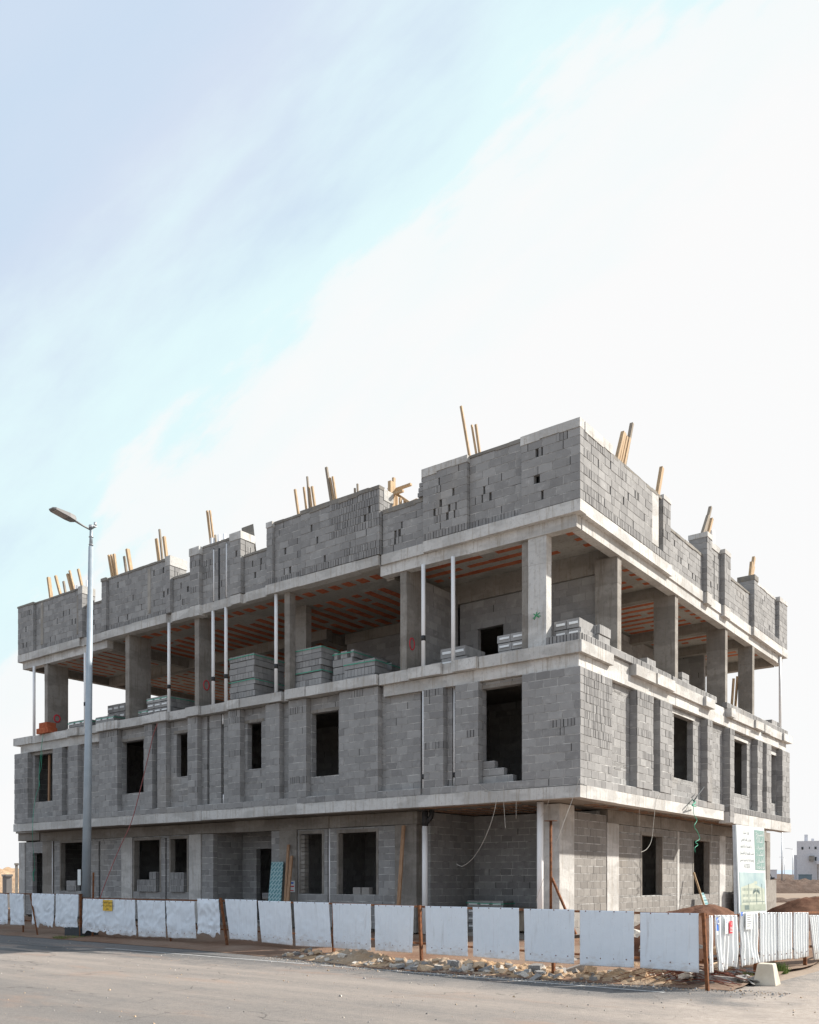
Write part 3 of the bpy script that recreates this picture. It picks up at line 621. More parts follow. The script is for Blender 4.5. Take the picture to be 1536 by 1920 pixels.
# clay filler blocks showing between the ribs of the ceiling
mb = MB()
ZC0, ZC1 = 10.656, 10.668
def strip(x0, x1, y0, y1, p=.92):
    lx = x1 - x0; ly = y1 - y0
    if lx > ly:
        u = x0
        while u < x1 - .1:
            e = min(x1, u + .25)
            if rnd() < p: mb.box(u + .002, e - .002, y0 + U(-.012, .012), y1 + U(-.012, .012), ZC0 + U(-.002, .002), ZC1, rnd())
            u = e
    else:
        u = y0
        while u < y1 - .1:
            e = min(y1, u + .25)
            if rnd() < p: mb.box(x0 + U(-.012, .012), x1 + U(-.012, .012), u + .002, e - .002, ZC0 + U(-.002, .002), ZC1, rnd())
            u = e
y = .62                                             # balcony bay: ribs along x
while y < 17.6:
    if not any(a - .25 < y < a + .35 for a in (2.8, 6.75, 11.4, 14.35)):
        strip(-1.0, -.62, y, y + .2, .97)
        if y < 2.6: strip(-5.9, -1.75, y, y + .2)
        elif y < 17: strip(-3.6, -1.3, y, y + .2)
    y += .5
for x in [-1.9 - .42 * i for i in range(10)]: strip(x, x + .22, .50, .56, 1)
x = -19.3                                           # middle bays: ribs along y
while x < -6.6:
    strip(x, x + .3, .62, .98, 1.0); strip(x, x + .26, 1.7, 4.9, .93)
    if x < -12.6: strip(x, x + .26, 5.3, 14.5, .9)
    x += .55
x = -25.0
while x < -20.1:
    strip(x, x + .13, .75, 3.8, .93); strip(x, x + .13, 4.5, 16, .9); x += .52
mb.build('ceiling_filler', 'clay', B)['kind'] = 'stuff'
mb = MB(); ZC0, ZC1 = 3.655, 3.683
yy = 2.2
while yy < 17.5: strip(-1.0, -.62, yy, yy + .16, .8); yy += .55
xx = -5.5
strip(-5.3, -2.0, .55, .68, .9)
while xx < -1.8: strip(xx, xx + .2, 1.5, 3.7, .9); xx += .5
mb.build('ceiling_filler', 'clay_d', B)['kind'] = 'stuff'

# ---- white drain pipes
def pipe(x, y, z0, z1, r_=.056, bands=(), mat='pvc'):
    m_ = MB(); m_.tube([(x, y, z0), (x, y, (z0 + z1) / 2), (x + U(-.006, .006), y, z1)], r_, 14)
    o_ = m_.build('drain_pipe', mat, B)
    for bz in bands:
        m_ = MB(); m_.tube([(x, y, bz - .07), (x, y, bz + .07)], r_ + .008, 14); m_.build('coupling', 'rubber', o_)
for px_, bz in ((64, 0), (160, 8.40), (316, 8.42), (399, 8.38), (423, 8.38), (517, 8.38), (794, 8.33), (850, 0)):
    x = L(px_, .10); pipe(x, .10 if px_ > 700 or px_ < 170 else .12, 7.50, 10.37 if (px_ > 714 or px_ < 200) else 10.66, bands=(bz,) if bz else ())
pipe(-.10, 17.8, 7.70, 10.6, .05)
for x, z0_, z1_ in ((-13.24, 6.85, 7.18), (-13.2, 4.2, 4.5), (-3.885, 4.05, 6.88), (-4.81, 3.99, 6.88)): pipe(x, .26 if x < -5 or x > -4 else .10, z0_, z1_, .035, bands=(4.5,) if x > -5 else ())
for x, z0_, z1_, mt in ((-13.56, 11.0, 12.72, 'pvc'), (-13.285, 11.05, 12.7, 'rubber'), (-12.93, 11.0, 12.78, 'pvc')): pipe(x, .14, z0_, z1_, .03, mat=mt)
for x, y, z1_, r_ in ((-22.19, .5, 13.33, .05), (-21.42, .5, 13.35, .05), (-14.05, .5, 13.32, .075), (-13.72, .5, 13.36, .05), (-13.44, .5, 13.33, .05)): pipe(x, y, 10.96, z1_, r_)
pipe(-.5, 10.9, 10.96, 13.6, .1)

# ---- ground floor, long side (set back 1.2 m)
ZG0, ZG1 = .16, 3.28
gops = [(-26.55, -25.78, .2, 2.80), (-24.39, -22.4, 1.2, 3.19), (-19.38, -17.83, 1.2, 3.16), (-17.2, -16.26, 1.2, 3.16), (-21.72, -21.6, .2, 3.2), (-17.52, -17.42, .2, 3.2)]
wall('block_wall', 'L', -27.1, -25.72, 1.2, 1.4, ZG0, ZG1, ops=[gops[0]], mat='block')
wall('block_wall', 'L', -24.9, -20.18, 1.2, 1.4, ZG0, ZG1, ops=[gops[1], gops[4]], mat='block')
wall('block_wall', 'L', -19.46, -16.13, 1.2, 1.4, ZG0, ZG1, ops=[gops[2], gops[3], gops[5]], mat='block')
wall('block_wall', 'L', -15.45, -14.84, 1.2, 1.4, ZG0, ZG1, mat='block')
wall('block_wall', 'L', -11.92, -11.52, 1.2, 1.4, ZG0, ZG1, mat='block')
wall('block_wall', 'L', -10.70, -6.67, 1.2, 1.4, ZG0, ZG1, ops=[(-10.58, -9.62, 1.2, 3.14), (-8.93, -7.39, 1.2, 3.12), (-9.4, -9.28, .4, 3.27)], mat='block')
for a, b_ in ((-27.58, -27.12), (-25.70, -24.95), (-20.16, -19.48), (-16.11, -15.47), (-11.50, -10.72), (-6.65, -5.85)):
    cbox('column', a, b_, 1.16, 1.5, .1, 3.285, 'conc' if a in (-16.11, -20.16, -27.58) else 'conc_d')
mb = MB(); slabs(mb, 'L', [(-27.58, -25.9, 1.13, 3.34), (-25.9, -16.0, 1.17), (-16, -14.7, 1.15), (-14.7, -12.2, 1.17), (-12.2, -9.3, 1.14), (-9.3, -6.8, 1.18), (-6.8, -5.8, 1.13)], 3.29, 3.665, 1.5, lmax=1.6); mb.build('beam', 'conc_d', B)
# entrance alcove
xa = L(481, 2.58); xb = -11.95
wall('block_wall', 'L', -14.86, -11.7, 2.58, 2.78, ZG0, 3.64, ops=[(xa, xb, .2, L(481, 2.58, 1592)[1])], mat='block')
wall('block_wall', 'R', 1.41, 2.57, 14.84, 15.04, ZG0, 3.64, mat='block'); wall('block_wall', 'R', 1.41, 2.57, 11.72, 11.92, ZG0, 3.64, mat='block')
# corner shop bay
wall('block_wall', 'R', 1.51, 3.87, 5.6, 5.8, ZG0, 3.64, mat='block'); wall('block_wall', 'L', -5.6, -1.42, 3.87, 4.07, ZG0, 3.64, mat='block')
# window piers inside frames
m_ = MB()
for k in range(14): m_.fb('L', -10.578, -10.4, 1.205, 1.395, 1.22 + k * .135, 1.22 + k * .135 + .12, rnd())
m_.build('jamb', 'conc_d', B)
# thin concrete surrounds
def surround(fr, u0, u1, z0, z1, d0, w_=.07, mat='conc_d'):
    m_ = MB(); m_.fb(fr, u0 - w_, u0 + .005, d0 - .012, d0 + .205, z0 + .003, z1 - .006, .4); m_.fb(fr, u1 - .005, u1 + w_, d0 - .012, d0 + .205, z0 + .003, z1 - .006, .4)
    m_.fb(fr, u0 - w_, u1 + w_, d0 - .014, d0 + .207, z1 - .006, z1 + w_ + .03, .5); m_.build('window_surround', mat, B)
for o_ in (gops[1], gops[2], gops[3], (-10.58, -9.62, 1.2, 3.14), (-8.93, -7.39, 1.2, 3.12)): surround('L', o_[0], o_[1], o_[2], o_[3], 1.2)
# loose blocks on the sills
for a, b_, z1_ in ((-19.1, -17.95, 1.66), (-17.15, -16.35, 1.92)):
    wall('sill_block', 'L', a, b_, 1.12, 1.30, 1.21, z1_, sold=[(-20, -16, 1, 2)], rough=.01)
wall('sill_block', 'L', -18.35, -17.95, 1.12, 1.30, 1.67, 1.95, sold=[(-20, -16, 1, 2)])
wall('sill_block', 'L', -23.9, -23.2, 1.15, 1.33, 1.21, 1.62, sold=[(-23.5, -23, 1, 2)])
for x in (-8.35, -8.0): 
    m_ = MB(); m_.box(x, x + .3, 1.22, 1.38, 1.205, 1.42, .8); m_.build('sill_block', 'block_warm', B)
pipe(-24.93, 1.15, .2, 3.28, .02); pipe(-9.33, 1.24, .4, 3.28, .035); pipe(-21.66, 1.26, .2, 3.2, .03, mat='rubber')
p_ = G(796, 1716); pipe(L(797, .95), .95, .1, 3.2, .085); pipe(L(797, .95), .95, 3.2, 3.64, .09, mat='rubber')
m_ = MB(); m_.tube([(L(797, .95), .95, 3.25), (L(797, .95) + .18, 1.0, 3.45), (L(797, .95) + .22, 1.0, 3.64)], .07, 10); m_.build('pipe_elbow', 'rubber', B)
pipe(L(1013, .6), .6, .05, 3.66, .085)
# room partitions behind the ground-floor openings
wall('interior_wall', 'L', -27.3, -1.5, 5.2, 5.35, ZG0, 3.66)
for x in (-21.0, -15.3, -11.2): wall('interior_wall', 'R', 1.55, 5.18, -x, -x + .15, ZG0, 3.66)
# corner column and short side
cc = cbox('column', -1.68, -1.20, 1.2, 2.04, .1, 3.655, 'conc')
wall('block_wall', 'R', 2.05, 4.07, 1.21, 1.4, ZG0, 3.50, mat='block_warm'); cbox('column', -1.5, -1.19, 4.08, 4.87, .1, 3.3, 'conc')
wall('block_wall', 'R', 4.88, 13.78, 1.21, 1.4, ZG0, 3.28, ops=[(6.60, 8.24, 1.16, 3.05), (11.11, 12.74, 1.14, 3.04), (9.54, 9.74, .2, 3.28)], mat='block_warm')
cbox('column', -1.45, -1.195, 9.55, 9.73, .1, 3.28, 'conc'); cbox('column', -1.5, -1.19, 13.79, 14.46, .1, 3.3, 'conc')
wall('block_wall', 'R', 14.47, 19.75, 1.21, 1.4, ZG0, 3.28, ops=[(15.4, 17.0, 1.14, 3.04)], mat='block_warm')
cbox('column', -1.5, -1.19, 19.8, 20.35, .1, 3.28, 'conc_d')
mb = MB(); slabs(mb, 'R', [(4.1, 20.3, 1.17)], 3.29, 3.665, 1.5, lmax=1.8); mb.build('beam', 'conc_d', B)
for o_ in ((6.60, 8.24, 1.16, 3.05), (11.11, 12.74, 1.14, 3.04), (15.4, 17.0, 1.14, 3.04)): surround('R', o_[0], o_[1], o_[2], o_[3], 1.21, mat='conc_d')
wall('interior_wall', 'R', 4.1, 19.9, 5.2, 5.35, ZG0, 3.66)
for y in (9.7, 14.2): wall('interior_wall', 'L', -5.18, -1.42, y, y + .15, ZG0, 3.66)
wall('block_wall', 'R', 1.45, 19.9, 27.3, 27.5, ZG0, 3.66); wall('block_wall', 'L', -27.2, -1.5, 20.0, 20.2, ZG0, 3.66)

# ---- low boundary wall beyond the building
m_ = MB(); ya = R(1437, -.6); yb = R(1456, -.6); za = R(1440, -.6, 1650)[1]
m_.box(-.8, -.6, ya - 3.0, yb, 0, za, .6); tag(m_.build('boundary_wall', 'conc_d'), 'plain rendered low wall at the far right corner of the building', 'wall')

# ------------------------------------------------------------------ timbers above the parapet
TIMB = [('L', -23.62, -24.11, 14.01, .161), ('L', -22.53, -23.65, 13.99, .105), ('L', -22.54, -23.13, 13.67, .084), ('L', -21.83, -22.88, 13.92, .119), ('L', -21.72, -22.8, 14.05, .077), ('L', -21.32, -22.24, 14.0, .091),
 ('L', -19.36, -19.99, 14.03, .077), ('L', -19.28, -19.87, 14.03, .07), ('L', -19.26, -19.73, 14.03, .091), ('L', -18.57, -19.01, 13.77, .084), ('L', -18.21, -18.85, 14.01, .161),
 ('L', -16.67, -17.09, 13.99, .098), ('L', -16.6, -16.95, 14.31, .07), ('L', -16.31, -16.73, 14.0, .112),
 ('L', -13.87, -14.31, 14.32, .07), ('L', -13.74, -14.2, 14.31, .056), ('L', -13.76, -13.96, 13.43, .042),
 ('L', -9.68, -10.12, 13.96, .07), ('L', -9.41, -9.77, 13.95, .056), ('L', -9.42, -9.65, 14.26, .049), ('L', -9.21, -9.6, 13.93, .049), ('L', -9.06, -9.5, 13.93, .07),
 ('L', -8.25, -8.79, 14.29, .077), ('L', -8.12, -8.66, 13.95, .042), ('L', -8.1, -8.58, 13.97, .056), ('L', -7.64, -7.64, 13.35, .028), ('L', -7.56, -7.56, 13.47, .042),
 ('L', -3.19, -3.82, 14.59, .063), ('L', -3.02, -3.49, 13.99, .042), ('L', -2.98, -3.38, 13.98, .063),
 ('R', 2.34, 3.58, 14.1, .119), ('R', 2.63, 3.74, 14.13, .098), ('R', 2.81, 3.93, 14.13, .091), ('R', 3.04, 4.17, 14.19, .112), ('R', 3.24, 4.45, 14.73, .098), ('R', 5.46, 6.39, 14.13, .175),
 ('R', 8.61, 10.47, 13.98, .126), ('R', 9.19, 10.8, 14.39, .119), ('R', 9.36, 11.0, 14.06, .147), ('R', 14.83, 15.3, 13.77, .112), ('R', 14.64, 15.72, 14.07, .168), ('R', 14.88, 15.77, 13.72, .098)]
ORD = ['first', 'second', 'third', 'fourth', 'fifth', 'sixth']
PL = [(0, 6, 'over the far left end'), (6, 9, 'in the bundle right of the lamp head'), (9, 11, 'in the pair right of that bundle'), (11, 14, 'beside the first white capped pier'),
      (14, 17, 'over the wall with vertical pipes'), (17, 22, 'left of the green roof board'), (22, 25, 'right of the green roof board'), (25, 27, 'in the stubby pair left of the crossed timbers'),
      (27, 30, 'nearest the front corner, shaded side'), (30, 35, 'in the bundle right of the building corner'), (35, 36, 'standing alone by the first sunlit pier'), (36, 39, 'over the middle of the sunlit side'), (39, 42, 'near the far end of the sunlit side')]
for a0, a1, where in PL:
    for i in range(a0, a1):
        f, ub, ut, zt, wd = TIMB[i]; m_ = MB(); grey = i in (9, 2, 12, 16, 19, 22, 25, 26, 34, 36, 37)
        dpt = .6 + (i - a0) * .03
        if f == 'L': pa, pb = Vector((ub, dpt, 10.97)), Vector((ut, dpt - .12, zt))
        else: pa, pb = Vector((-dpt, ub, 10.97)), Vector((-dpt + .12, ut, zt))
        m_.beam((0, 0, 0), pb - pa, max(.05, wd * .8), max(.045, min(.1, wd)), .5)
        o_ = m_.build('timber', 'wood_g' if grey else 'wood'); o_.location = pa
        tag(o_, (('rough %s timber ' % ('grey' if grey else 'yellow')) + (where if a1 - a0 == 1 else '%s from left %s' % (ORD[i - a0], where)).strip()), 'timber', 'timbers standing above the parapet')
# green board and the stack of crossed timbers on the roof
m_ = MB(); m_.quadbox([(-9.05, .9, 12.9), (-7.75, .9, 12.9), (-7.75, .93, 12.9), (-9.05, .93, 12.9), (-9.05, .9, 13.42), (-7.75, .9, 13.42), (-7.75, .93, 13.42), (-9.05, .93, 13.42)])
m_.box(-8.9, -8.8, .94, 1.0, 10.95, 13.3); m_.box(-8.0, -7.9, .94, 1.0, 10.95, 13.3)
tag(m_.build('formwork_board', 'ply'), 'teal printed board standing on the roof behind the timbers', 'board')
def on_roof(px, py, y=.9): 
    a = L(px, y, py); return (a[0], y, a[1])
fr_l = [((733, 960), (733, 903), .15, 'thick upright timber of the roof frame'), ((738, 960), (738.5, 896), .09, 'tall thin upright timber of the roof frame'), ((729, 923), (771, 908), .09, 'upper long rail sloping up over the roof frame'), ((729, 930), (756, 920), .09, 'lower short rail of the roof frame'),
        ((729, 916), (770, 944), .1, 'sloping brace falling right across the roof frame'), ((744, 955), (744, 930), .08, 'first short stud right of the roof frame uprights'), ((751, 952), (751, 934), .08, 'second short stud right of the roof frame uprights'), ((759, 950), (759, 938), .07, 'third short stud right of the roof frame uprights'), ((768, 945), (784, 938), .12, 'flat orange board lying at the right of the roof frame')]
for i, (a, b_, wd, lab) in enumerate(fr_l):
    m_ = MB(); yy = .75 + (i % 3) * .13
    pa = Vector(on_roof(*a, yy)); pb = Vector(on_roof(*b_, yy))
    if abs(a[0] - b_[0]) < 2: pa.z = 10.96
    m_.beam((0, 0, 0), pb - pa, wd, wd * .7, .6); o_ = m_.build('timber', 'wood'); o_.location = pa
    tag(o_, lab, 'timber', 'timbers of the roof frame')
# leaning formwork sheets behind piers
m_ = MB(); a = on_roof(452, 989, .75); m_.face([on_roof(453, 990, .75), on_roof(475, 982, .75), on_roof(481, 1036, .75), (L(460, .75), .75, 11.0)]); m_.face([on_roof(481, 1036, .78), on_roof(475, 982, .78), on_roof(453, 990, .78), (L(460, .78), .78, 11.0)][::1])
tag(m_.build('formwork_sheet', 'screed'), 'weathered grey sheet leaning behind the parapet pier left of centre', 'board')
m_ = MB(); yA = R(1300, -.7); m_.quadbox([(-.72, R(1298, -.7), 11.0), (-.69, R(1298, -.7), 11.0), (-.69, R(1318, -.7), 11.0), (-.72, R(1318, -.7), 11.0), (-.72, R(1305, -.7), 13.1), (-.69, R(1305, -.7), 13.1), (-.69, R(1308, -.7), 13.1), (-.72, R(1308, -.7), 13.1)])
tag(m_.build('formwork_sheet', 'screed'), 'pointed pale sheet showing above the middle pier of the sunlit side', 'board')

# ------------------------------------------------------------------ block pallets on the open floor
def pallet(x1, zt, nx, ny, nz, y0=.5, straps=True, labels=False, z0=7.5, lab='', bw=.4, bd=.2, rz=0., group='block pallets on the open floor', dark=.0, tone=.5):
    """x1: right edge of the front face; blocks stacked nx wide, ny deep, nz high"""
    hh = (zt - z0) / nz; wx = nx * bw; wy = ny * bd
    o_ = empty('block_pallet', lab, 'block pallet', (x1 - wx / 2, y0 + wy / 2, z0), group, rz)
    m_ = MB()
    for k in range(nz):
        ox = U(-.03, .03); oy = U(-.02, .02); hd_ = (k % 3 == 1 and not labels); nxx = nx * 3 if hd_ else nx; bq = nx * bw / nxx; rt = U(-.12, .12)
        for i in range(nxx):
            for j in range(ny):
                if k == nz - 1 and rnd() < .06: continue
                m_.box(-wx / 2 + i * bq + ox + .006, -wx / 2 + (i + 1) * bq + ox - .007, -wy / 2 + j * bd + oy + .003 + U(-.004, .004), -wy / 2 + (j + 1) * bd + oy - .004, k * hh + .002, (k + 1) * hh - .014 - U(0, .008), min(1, max(0, random.gauss(tone + .12, .16) + rt)))
    m_.build('blocks', 'block', o_)
    if labels:
        for k in range(nz):
            for i in range(nx):
                m_ = MB(); a = -wx / 2 + i * bw; m_.box(a + bw * .16, a + bw * .84, -wy / 2 - .022, -wy / 2 + .01, (k + .38) * hh, (k + .62) * hh, rnd()); m_.build('insulation_strip', 'poly', o_)
    if straps:
        for k in ([nz - .35, nz / 2 - .3] if nz > 5 else [nz - .4]):
            m_ = MB(); z = k * hh; e = .018
            P = [(-wx / 2 - e, -wy / 2 - e), (wx / 2 + e, -wy / 2 - e), (wx / 2 + e, wy / 2 + e), (-wx / 2 - e, wy / 2 + e)]
            for q in range(4):
                p0, p1 = P[q], P[(q + 1) % 4]; m_.beam((p0[0], p0[1], z + U(-.02, .02)), (p1[0], p1[1], z + U(-.02, .02)), .012, .022)
            m_.build('strap', 'green', o_)
    return o_
pallet(-21.45, 7.98, 3, 5, 2, labels=True, lab='low stack of insulated blocks between first column and lamp post', y0=.55, bw=.45)
pallet(-19.95, 8.0, 3, 7, 2, labels=True, lab='wide low stack of insulated blocks right behind the lamp post', y0=.7)
pallet(L(235, 2.1), L(213, 2.1, 1321)[1], 3, 6, 4, labels=True, straps=False, lab='stack of insulated blocks left of the second column', y0=2.1)
pallet(-17.75, 7.95, 2, 6, 2, labels=True, lab='small two high stack right of the second column', y0=.6)
pallet(-16.58, 8.32, 3, 7, 4, labels=True, lab='large stack of insulated blocks behind the third white pipe', y0=.6)
pallet(-12.0, 9.12, 3, 7, 8, y0=.5, lab='tall double pallet of grey blocks left of centre with two green straps', tone=.55)
pallet(-9.0, 8.90, 3, 4, 7, y0=.5, lab='tall pallet of grey blocks just right of the central column')
pallet(-7.95, 8.66, 2, 9, 5, y0=.75, rz=.0, lab='tilted pallet of grey blocks with a loose green strap', tone=.55)
pallet(-6.85, 8.20, 3, 6, 3, y0=.48, lab='low strapped pallet of grey blocks beside the column with the red ring', tone=.6)
pallet(-6.2, 8.45, 3, 4, 4, y0=2.6, lab='strapped pallet partly hidden at the back beside the ringed column')
pallet(-4.42, 7.72, 1, 3, 1, labels=True, straps=False, lab='single insulated block lying left of the balcony pipe', y0=.5, bw=.42)
pallet(-3.66, 8.06, 2, 5, 2, labels=True, straps=False, lab='two high stack of insulated blocks behind the right balcony pipe', y0=.48, bw=.42)
pallet(-1.82, 8.14, 2, 3, 3, labels=True, straps=False, lab='three high stack of insulated blocks left of the corner column', y0=.5, bw=.42)
pallet(-.28, 8.24, 2, 4, 3, labels=True, straps=False, lab='stack of insulated blocks right behind the corner ledge', y0=.55, bw=.36)
pallet(-.12, 8.22, 1, 6, 2, straps=False, lab='loose grey blocks piled on the sunlit ledge beside the second column', y0=1.35, bw=.3, bd=.11, z0=7.72)
pallet(-.2, 8.02, 1, 4, 1, straps=False, labels=False, lab='loose blocks on the ledge between second and third column', y0=4.6, bw=.3, bd=.16, z0=7.72)
pallet(-.2, 8.1, 1, 3, 2, straps=False, lab='small pile of loose blocks beside the third column', y0=7.3, bw=.35, bd=.2, z0=7.72)
pallet(-.15, 7.98, 1, 5, 1, straps=False, lab='loose blocks at the far end of the sunlit ledge', y0=16.9, bw=.3, bd=.2, z0=7.72)
for k, (x, y) in enumerate(((-8.6, .35), (-8.25, .38))):
    m_ = MB(); m_.box(-.19, .19, -.09, .09, 0, .1); m_.box(-.17, .17, -.092, .092, .03, .07, 0.); o_ = m_.build('loose_block', 'block'); o_.location = (x, y, 7.5 + k * .0)
    tag(o_, ['left', 'right'][k] + ' loose hollow block lying before the tilted pallet', 'block', 'loose blocks on the ledge')
# orange clay blocks at the first column
for k, (x, z) in enumerate(((-23.82, 7.51), (-23.53, 7.51), (-23.24, 7.51), (-23.62, 7.72), (-23.33, 7.72))):
    m_ = MB(); m_.box(-.14, .14, -.2, .2, 0, .21, rnd())
    for q in range(3): m_.box(-.1 + q * .07, -.06 + q * .07, -.203, -.19, .03, .18, 0.)
    o_ = m_.build('clay_block', 'clay'); o_.location = (x, .05, z); o_.rotation_euler = (0, 0, U(-.06, .06))
    tag(o_, ['bottom left', 'bottom middle', 'bottom right', 'top left', 'top right'][k] + ' orange hollow clay block at the foot of the first column', 'clay block', 'orange clay blocks at the first column')
# boards inside the last bay of the sunlit side
for k, (p0, p1) in enumerate((((1370, 1322), (1376, 1272)), ((1377, 1328), (1383, 1268)), ((1384, 1330), (1390, 1318)))):
    ya = R(p0[0], -.9, p0[1]); yb = R(p1[0], -.7, p1[1]); m_ = MB(); m_.beam((0, 0, 0), (.2, yb[0] - ya[0], yb[1] - 7.5), .16, .05, .5)
    o_ = m_.build('timber', 'wood'); o_.location = (-.9, ya[0], 7.5); tag(o_, ORD[k] + ' from left of the boards leaning inside the last bay of the open floor', 'timber', 'boards leaning inside the last bay')

# ------------------------------------------------------------------ things around the ground floor
def leaner(name, a, b_, w1, w2, mat, lab, cat, group=None):
    m_ = MB(); a = Vector(a); b_ = Vector(b_); m_.beam((0, 0, 0), b_ - a, w1, w2, .5, up=(0, 1, 0)); o_ = m_.build(name, mat); o_.location = a; return tag(o_, lab, cat, group)
def LP(px, py, y): a = L(px, y, py); return (a[0], y, a[1])
a = LP(515, 1700, .55); b_ = LP(540, 1586, 1.08)
leaner('timber', (L(532, .5), .5, .06), LP(541, 1584, 1.08), .09, .05, 'wood_shade', 'left timber leaning on the column beside the teal board', 'timber', 'planks by the entrance')
leaner('timber', (L(535, .42), .42, .06), LP(547, 1605, 1.05), .11, .05, 'wood_shade', 'right timber leaning on the column beside the teal board', 'timber', 'planks by the entrance')
x0, x1 = L(498, .5), L(523, .5); xt0, xt1 = L(509, 1.05), L(531, 1.05); zt = L(520, 1.05, 1616)[1]
m_ = MB(); m_.quadbox([(x0, .5, .06), (x1, .5, .06), (x1, .53, .06), (x0, .53, .06), (xt0, 1.05, zt), (xt1, 1.05, zt), (xt1, 1.08, zt), (xt0, 1.08, zt)])
tag(m_.build('plywood_board', 'ply'), 'teal patterned plywood board leaning by the entrance alcove', 'board')
leaner('timber', (L(744, .6), .6, .06), LP(757, 1548, 1.05), .11, .05, 'wood_shade', 'long plank leaning alone against the column left of the corner bay', 'timber')
m_ = MB(); m_.tube([(0, 0, 0), (0, 0, 3.02)], .035, 10); o_ = m_.build('steel_post', 'rust'); pp = G(1031, 1740)
o_.location = (L(1033, -.6), -.6, .05); tag(o_, 'tall rusty steel post with round plate before the corner column', 'post')
m_ = MB(); m_.tube([(0, 0, 3.02), (0, 0, 3.03)], .16, 16); m_.build('top_plate', 'rust', o_)
m_ = MB(); m_.beam((.03, 0, 1.65), (.62, .1, .3), .05, .05); m_.build('brace', 'rust', o_)
leaner('timber', (-.2, R(1334, -.2), .05), (-.95,) + R(1301, -.95, 1636), .06, .04, 'wood', 'pale thin timber leaning in the second window of the sunlit ground floor', 'timber')
m_ = MB(); yy = R(1322, -.9); m_.quadbox([(-.6, yy - .25, .1), (-.58, yy - .25, .1), (-.58, yy + .35, .1), (-.6, yy + .35, .1), (-1.0, yy - .2, 1.2), (-.98, yy - .2, 1.2), (-.98, yy + .1, 1.2), (-1.0, yy + .1, 1.2)])
tag(m_.build('green_board', 'ply'), 'small green board behind the pale timber at the sunlit wall', 'board')
pallet(L(944, 2.6), 1.05, 3, 3, 4, y0=2.6, z0=.17, labels=True, lab='pallet of insulated blocks standing in the dark corner bay', group='block pallets', bw=.42)
m_ = MB()
for k in range(4): m_.box(-3.2 + k * .3, -2.95 + k * .3, 2.0, 2.5, .17 + (k % 2) * .05, .78, .5)
m_.box(-3.5, -1.9, 1.9, 2.6, .78, .86, .4); tag(m_.build('work_table', 'wood_g'), 'rough wooden work table inside the corner bay', 'table')
m_ = MB(); m_.box(-13.1, -12.2, 1.9, 2.3, .98, 1.03); 
for x in (-13.0, -12.35):
    m_.box(x, x + .08, 1.95, 2.03, .1, .98); m_.box(x, x + .08, 2.18, 2.26, .1, .98)
tag(m_.build('work_bench', 'conc_d'), 'grey bench carrying loose blocks in the entrance alcove', 'bench')
for k, x in enumerate((-13.0, -12.62)):
    m_ = MB(); m_.box(-.16, .16, -.09, .09, 0, .17, .4); [m_.box(-.12 + q * .09, -.06 + q * .09, -.094, -.08, .04, .13, 0.) for q in range(3)]
    o_ = m_.build('loose_block', 'block'); o_.location = (x, 2.05, 1.03); tag(o_, ('left' if k == 0 else 'right') + ' hollow block on the bench in the entrance alcove', 'block', 'blocks on the bench')
leaner('timber', (L(91.5, .45), .45, 3.99), (L(93, .42), .42, 6.74), .09, .06, 'wood_shade', 'upright timber standing in the far left first floor window', 'timber')
# small poster on the entrance column
m_ = MB(); xx = L(545, 1.15); m_.box(xx - .2, xx + .2, 1.138, 1.15, 1.25, 1.62, .5); P0 = m_.build('poster', 'signw', None)
m_ = MB(); m_.box(xx - .17, xx + .17, 1.132, 1.137, 1.42, 1.46, .5); m_.box(xx - .15, xx + .15, 1.132, 1.137, 1.29, 1.32, .5); m_.build('red_print', 'redpaint', P0)
m_ = MB(); m_.box(xx - .15, xx + .15, 1.132, 1.137, 1.52, 1.58, .5); m_.build('blue_print', 'blue', P0)
tag(P0, 'small white poster with blue and red print on the entrance column', 'poster')

# ropes, hose, cables
def rope(name, pts, r_, mat, lab, cat='rope', group=None):
    P_ = [Vector(p) for p in pts]; out = []
    for i in range(len(P_) - 1):
        p0 = P_[max(0, i - 1)]; p1 = P_[i]; p2 = P_[i + 1]; p3 = P_[min(len(P_) - 1, i + 2)]
        for k in range(6):
            t = k / 6; out.append(.5 * ((2 * p1) + (p2 - p0) * t + (2 * p0 - 5 * p1 + 4 * p2 - p3) * t * t + (3 * p1 - p0 - 3 * p2 + p3) * t ** 3))
    out.append(P_[-1]); m_ = MB(); base = out[0].copy(); m_.tube([p - base for p in out], r_ * .65, 6); o_ = m_.build(name, mat); o_.location = base
    return tag(o_, lab, cat, group)
rope('hose', [LP(295, 1357, -.17), LP(287, 1380, -.15), LP(280, 1410, -.12), LP(262, 1485, -.08), LP(245, 1545, -.2), LP(220, 1600, -.6), LP(187, 1686, -1.4), (L(180, -1.6), -1.6, .1)], .022, 'hose', 'thin red hose slanting down the long shaded facade', 'hose')
rope('rope', [LP(81, 1376, -.08), LP(78, 1400, -.1), LP(74, 1440, -.06), LP(73, 1474, -.06), LP(68, 1490, -.05), LP(63, 1520, -.08), LP(61, 1560, -.2), LP(62, 1590, .3), LP(65, 1620, .6), LP(63, 1645, .9)], .014, 'green', 'green rope hanging down the far left end of the facade')
rope('rope', [LP(79, 1410, -.12), LP(77, 1440, -.12), LP(73, 1455, -.1), LP(75, 1476, -.1)], .012, 'green', 'short doubled green rope beside the far left window')
rope('rope', [LP(66, 1630, .8), LP(62, 1638, .85), LP(64, 1652, .9)], .03, 'green', 'green rope end knotted at the far left doorway')
def RP(px, py, x): a = R(px, x, py); return (x, a[0], a[1])
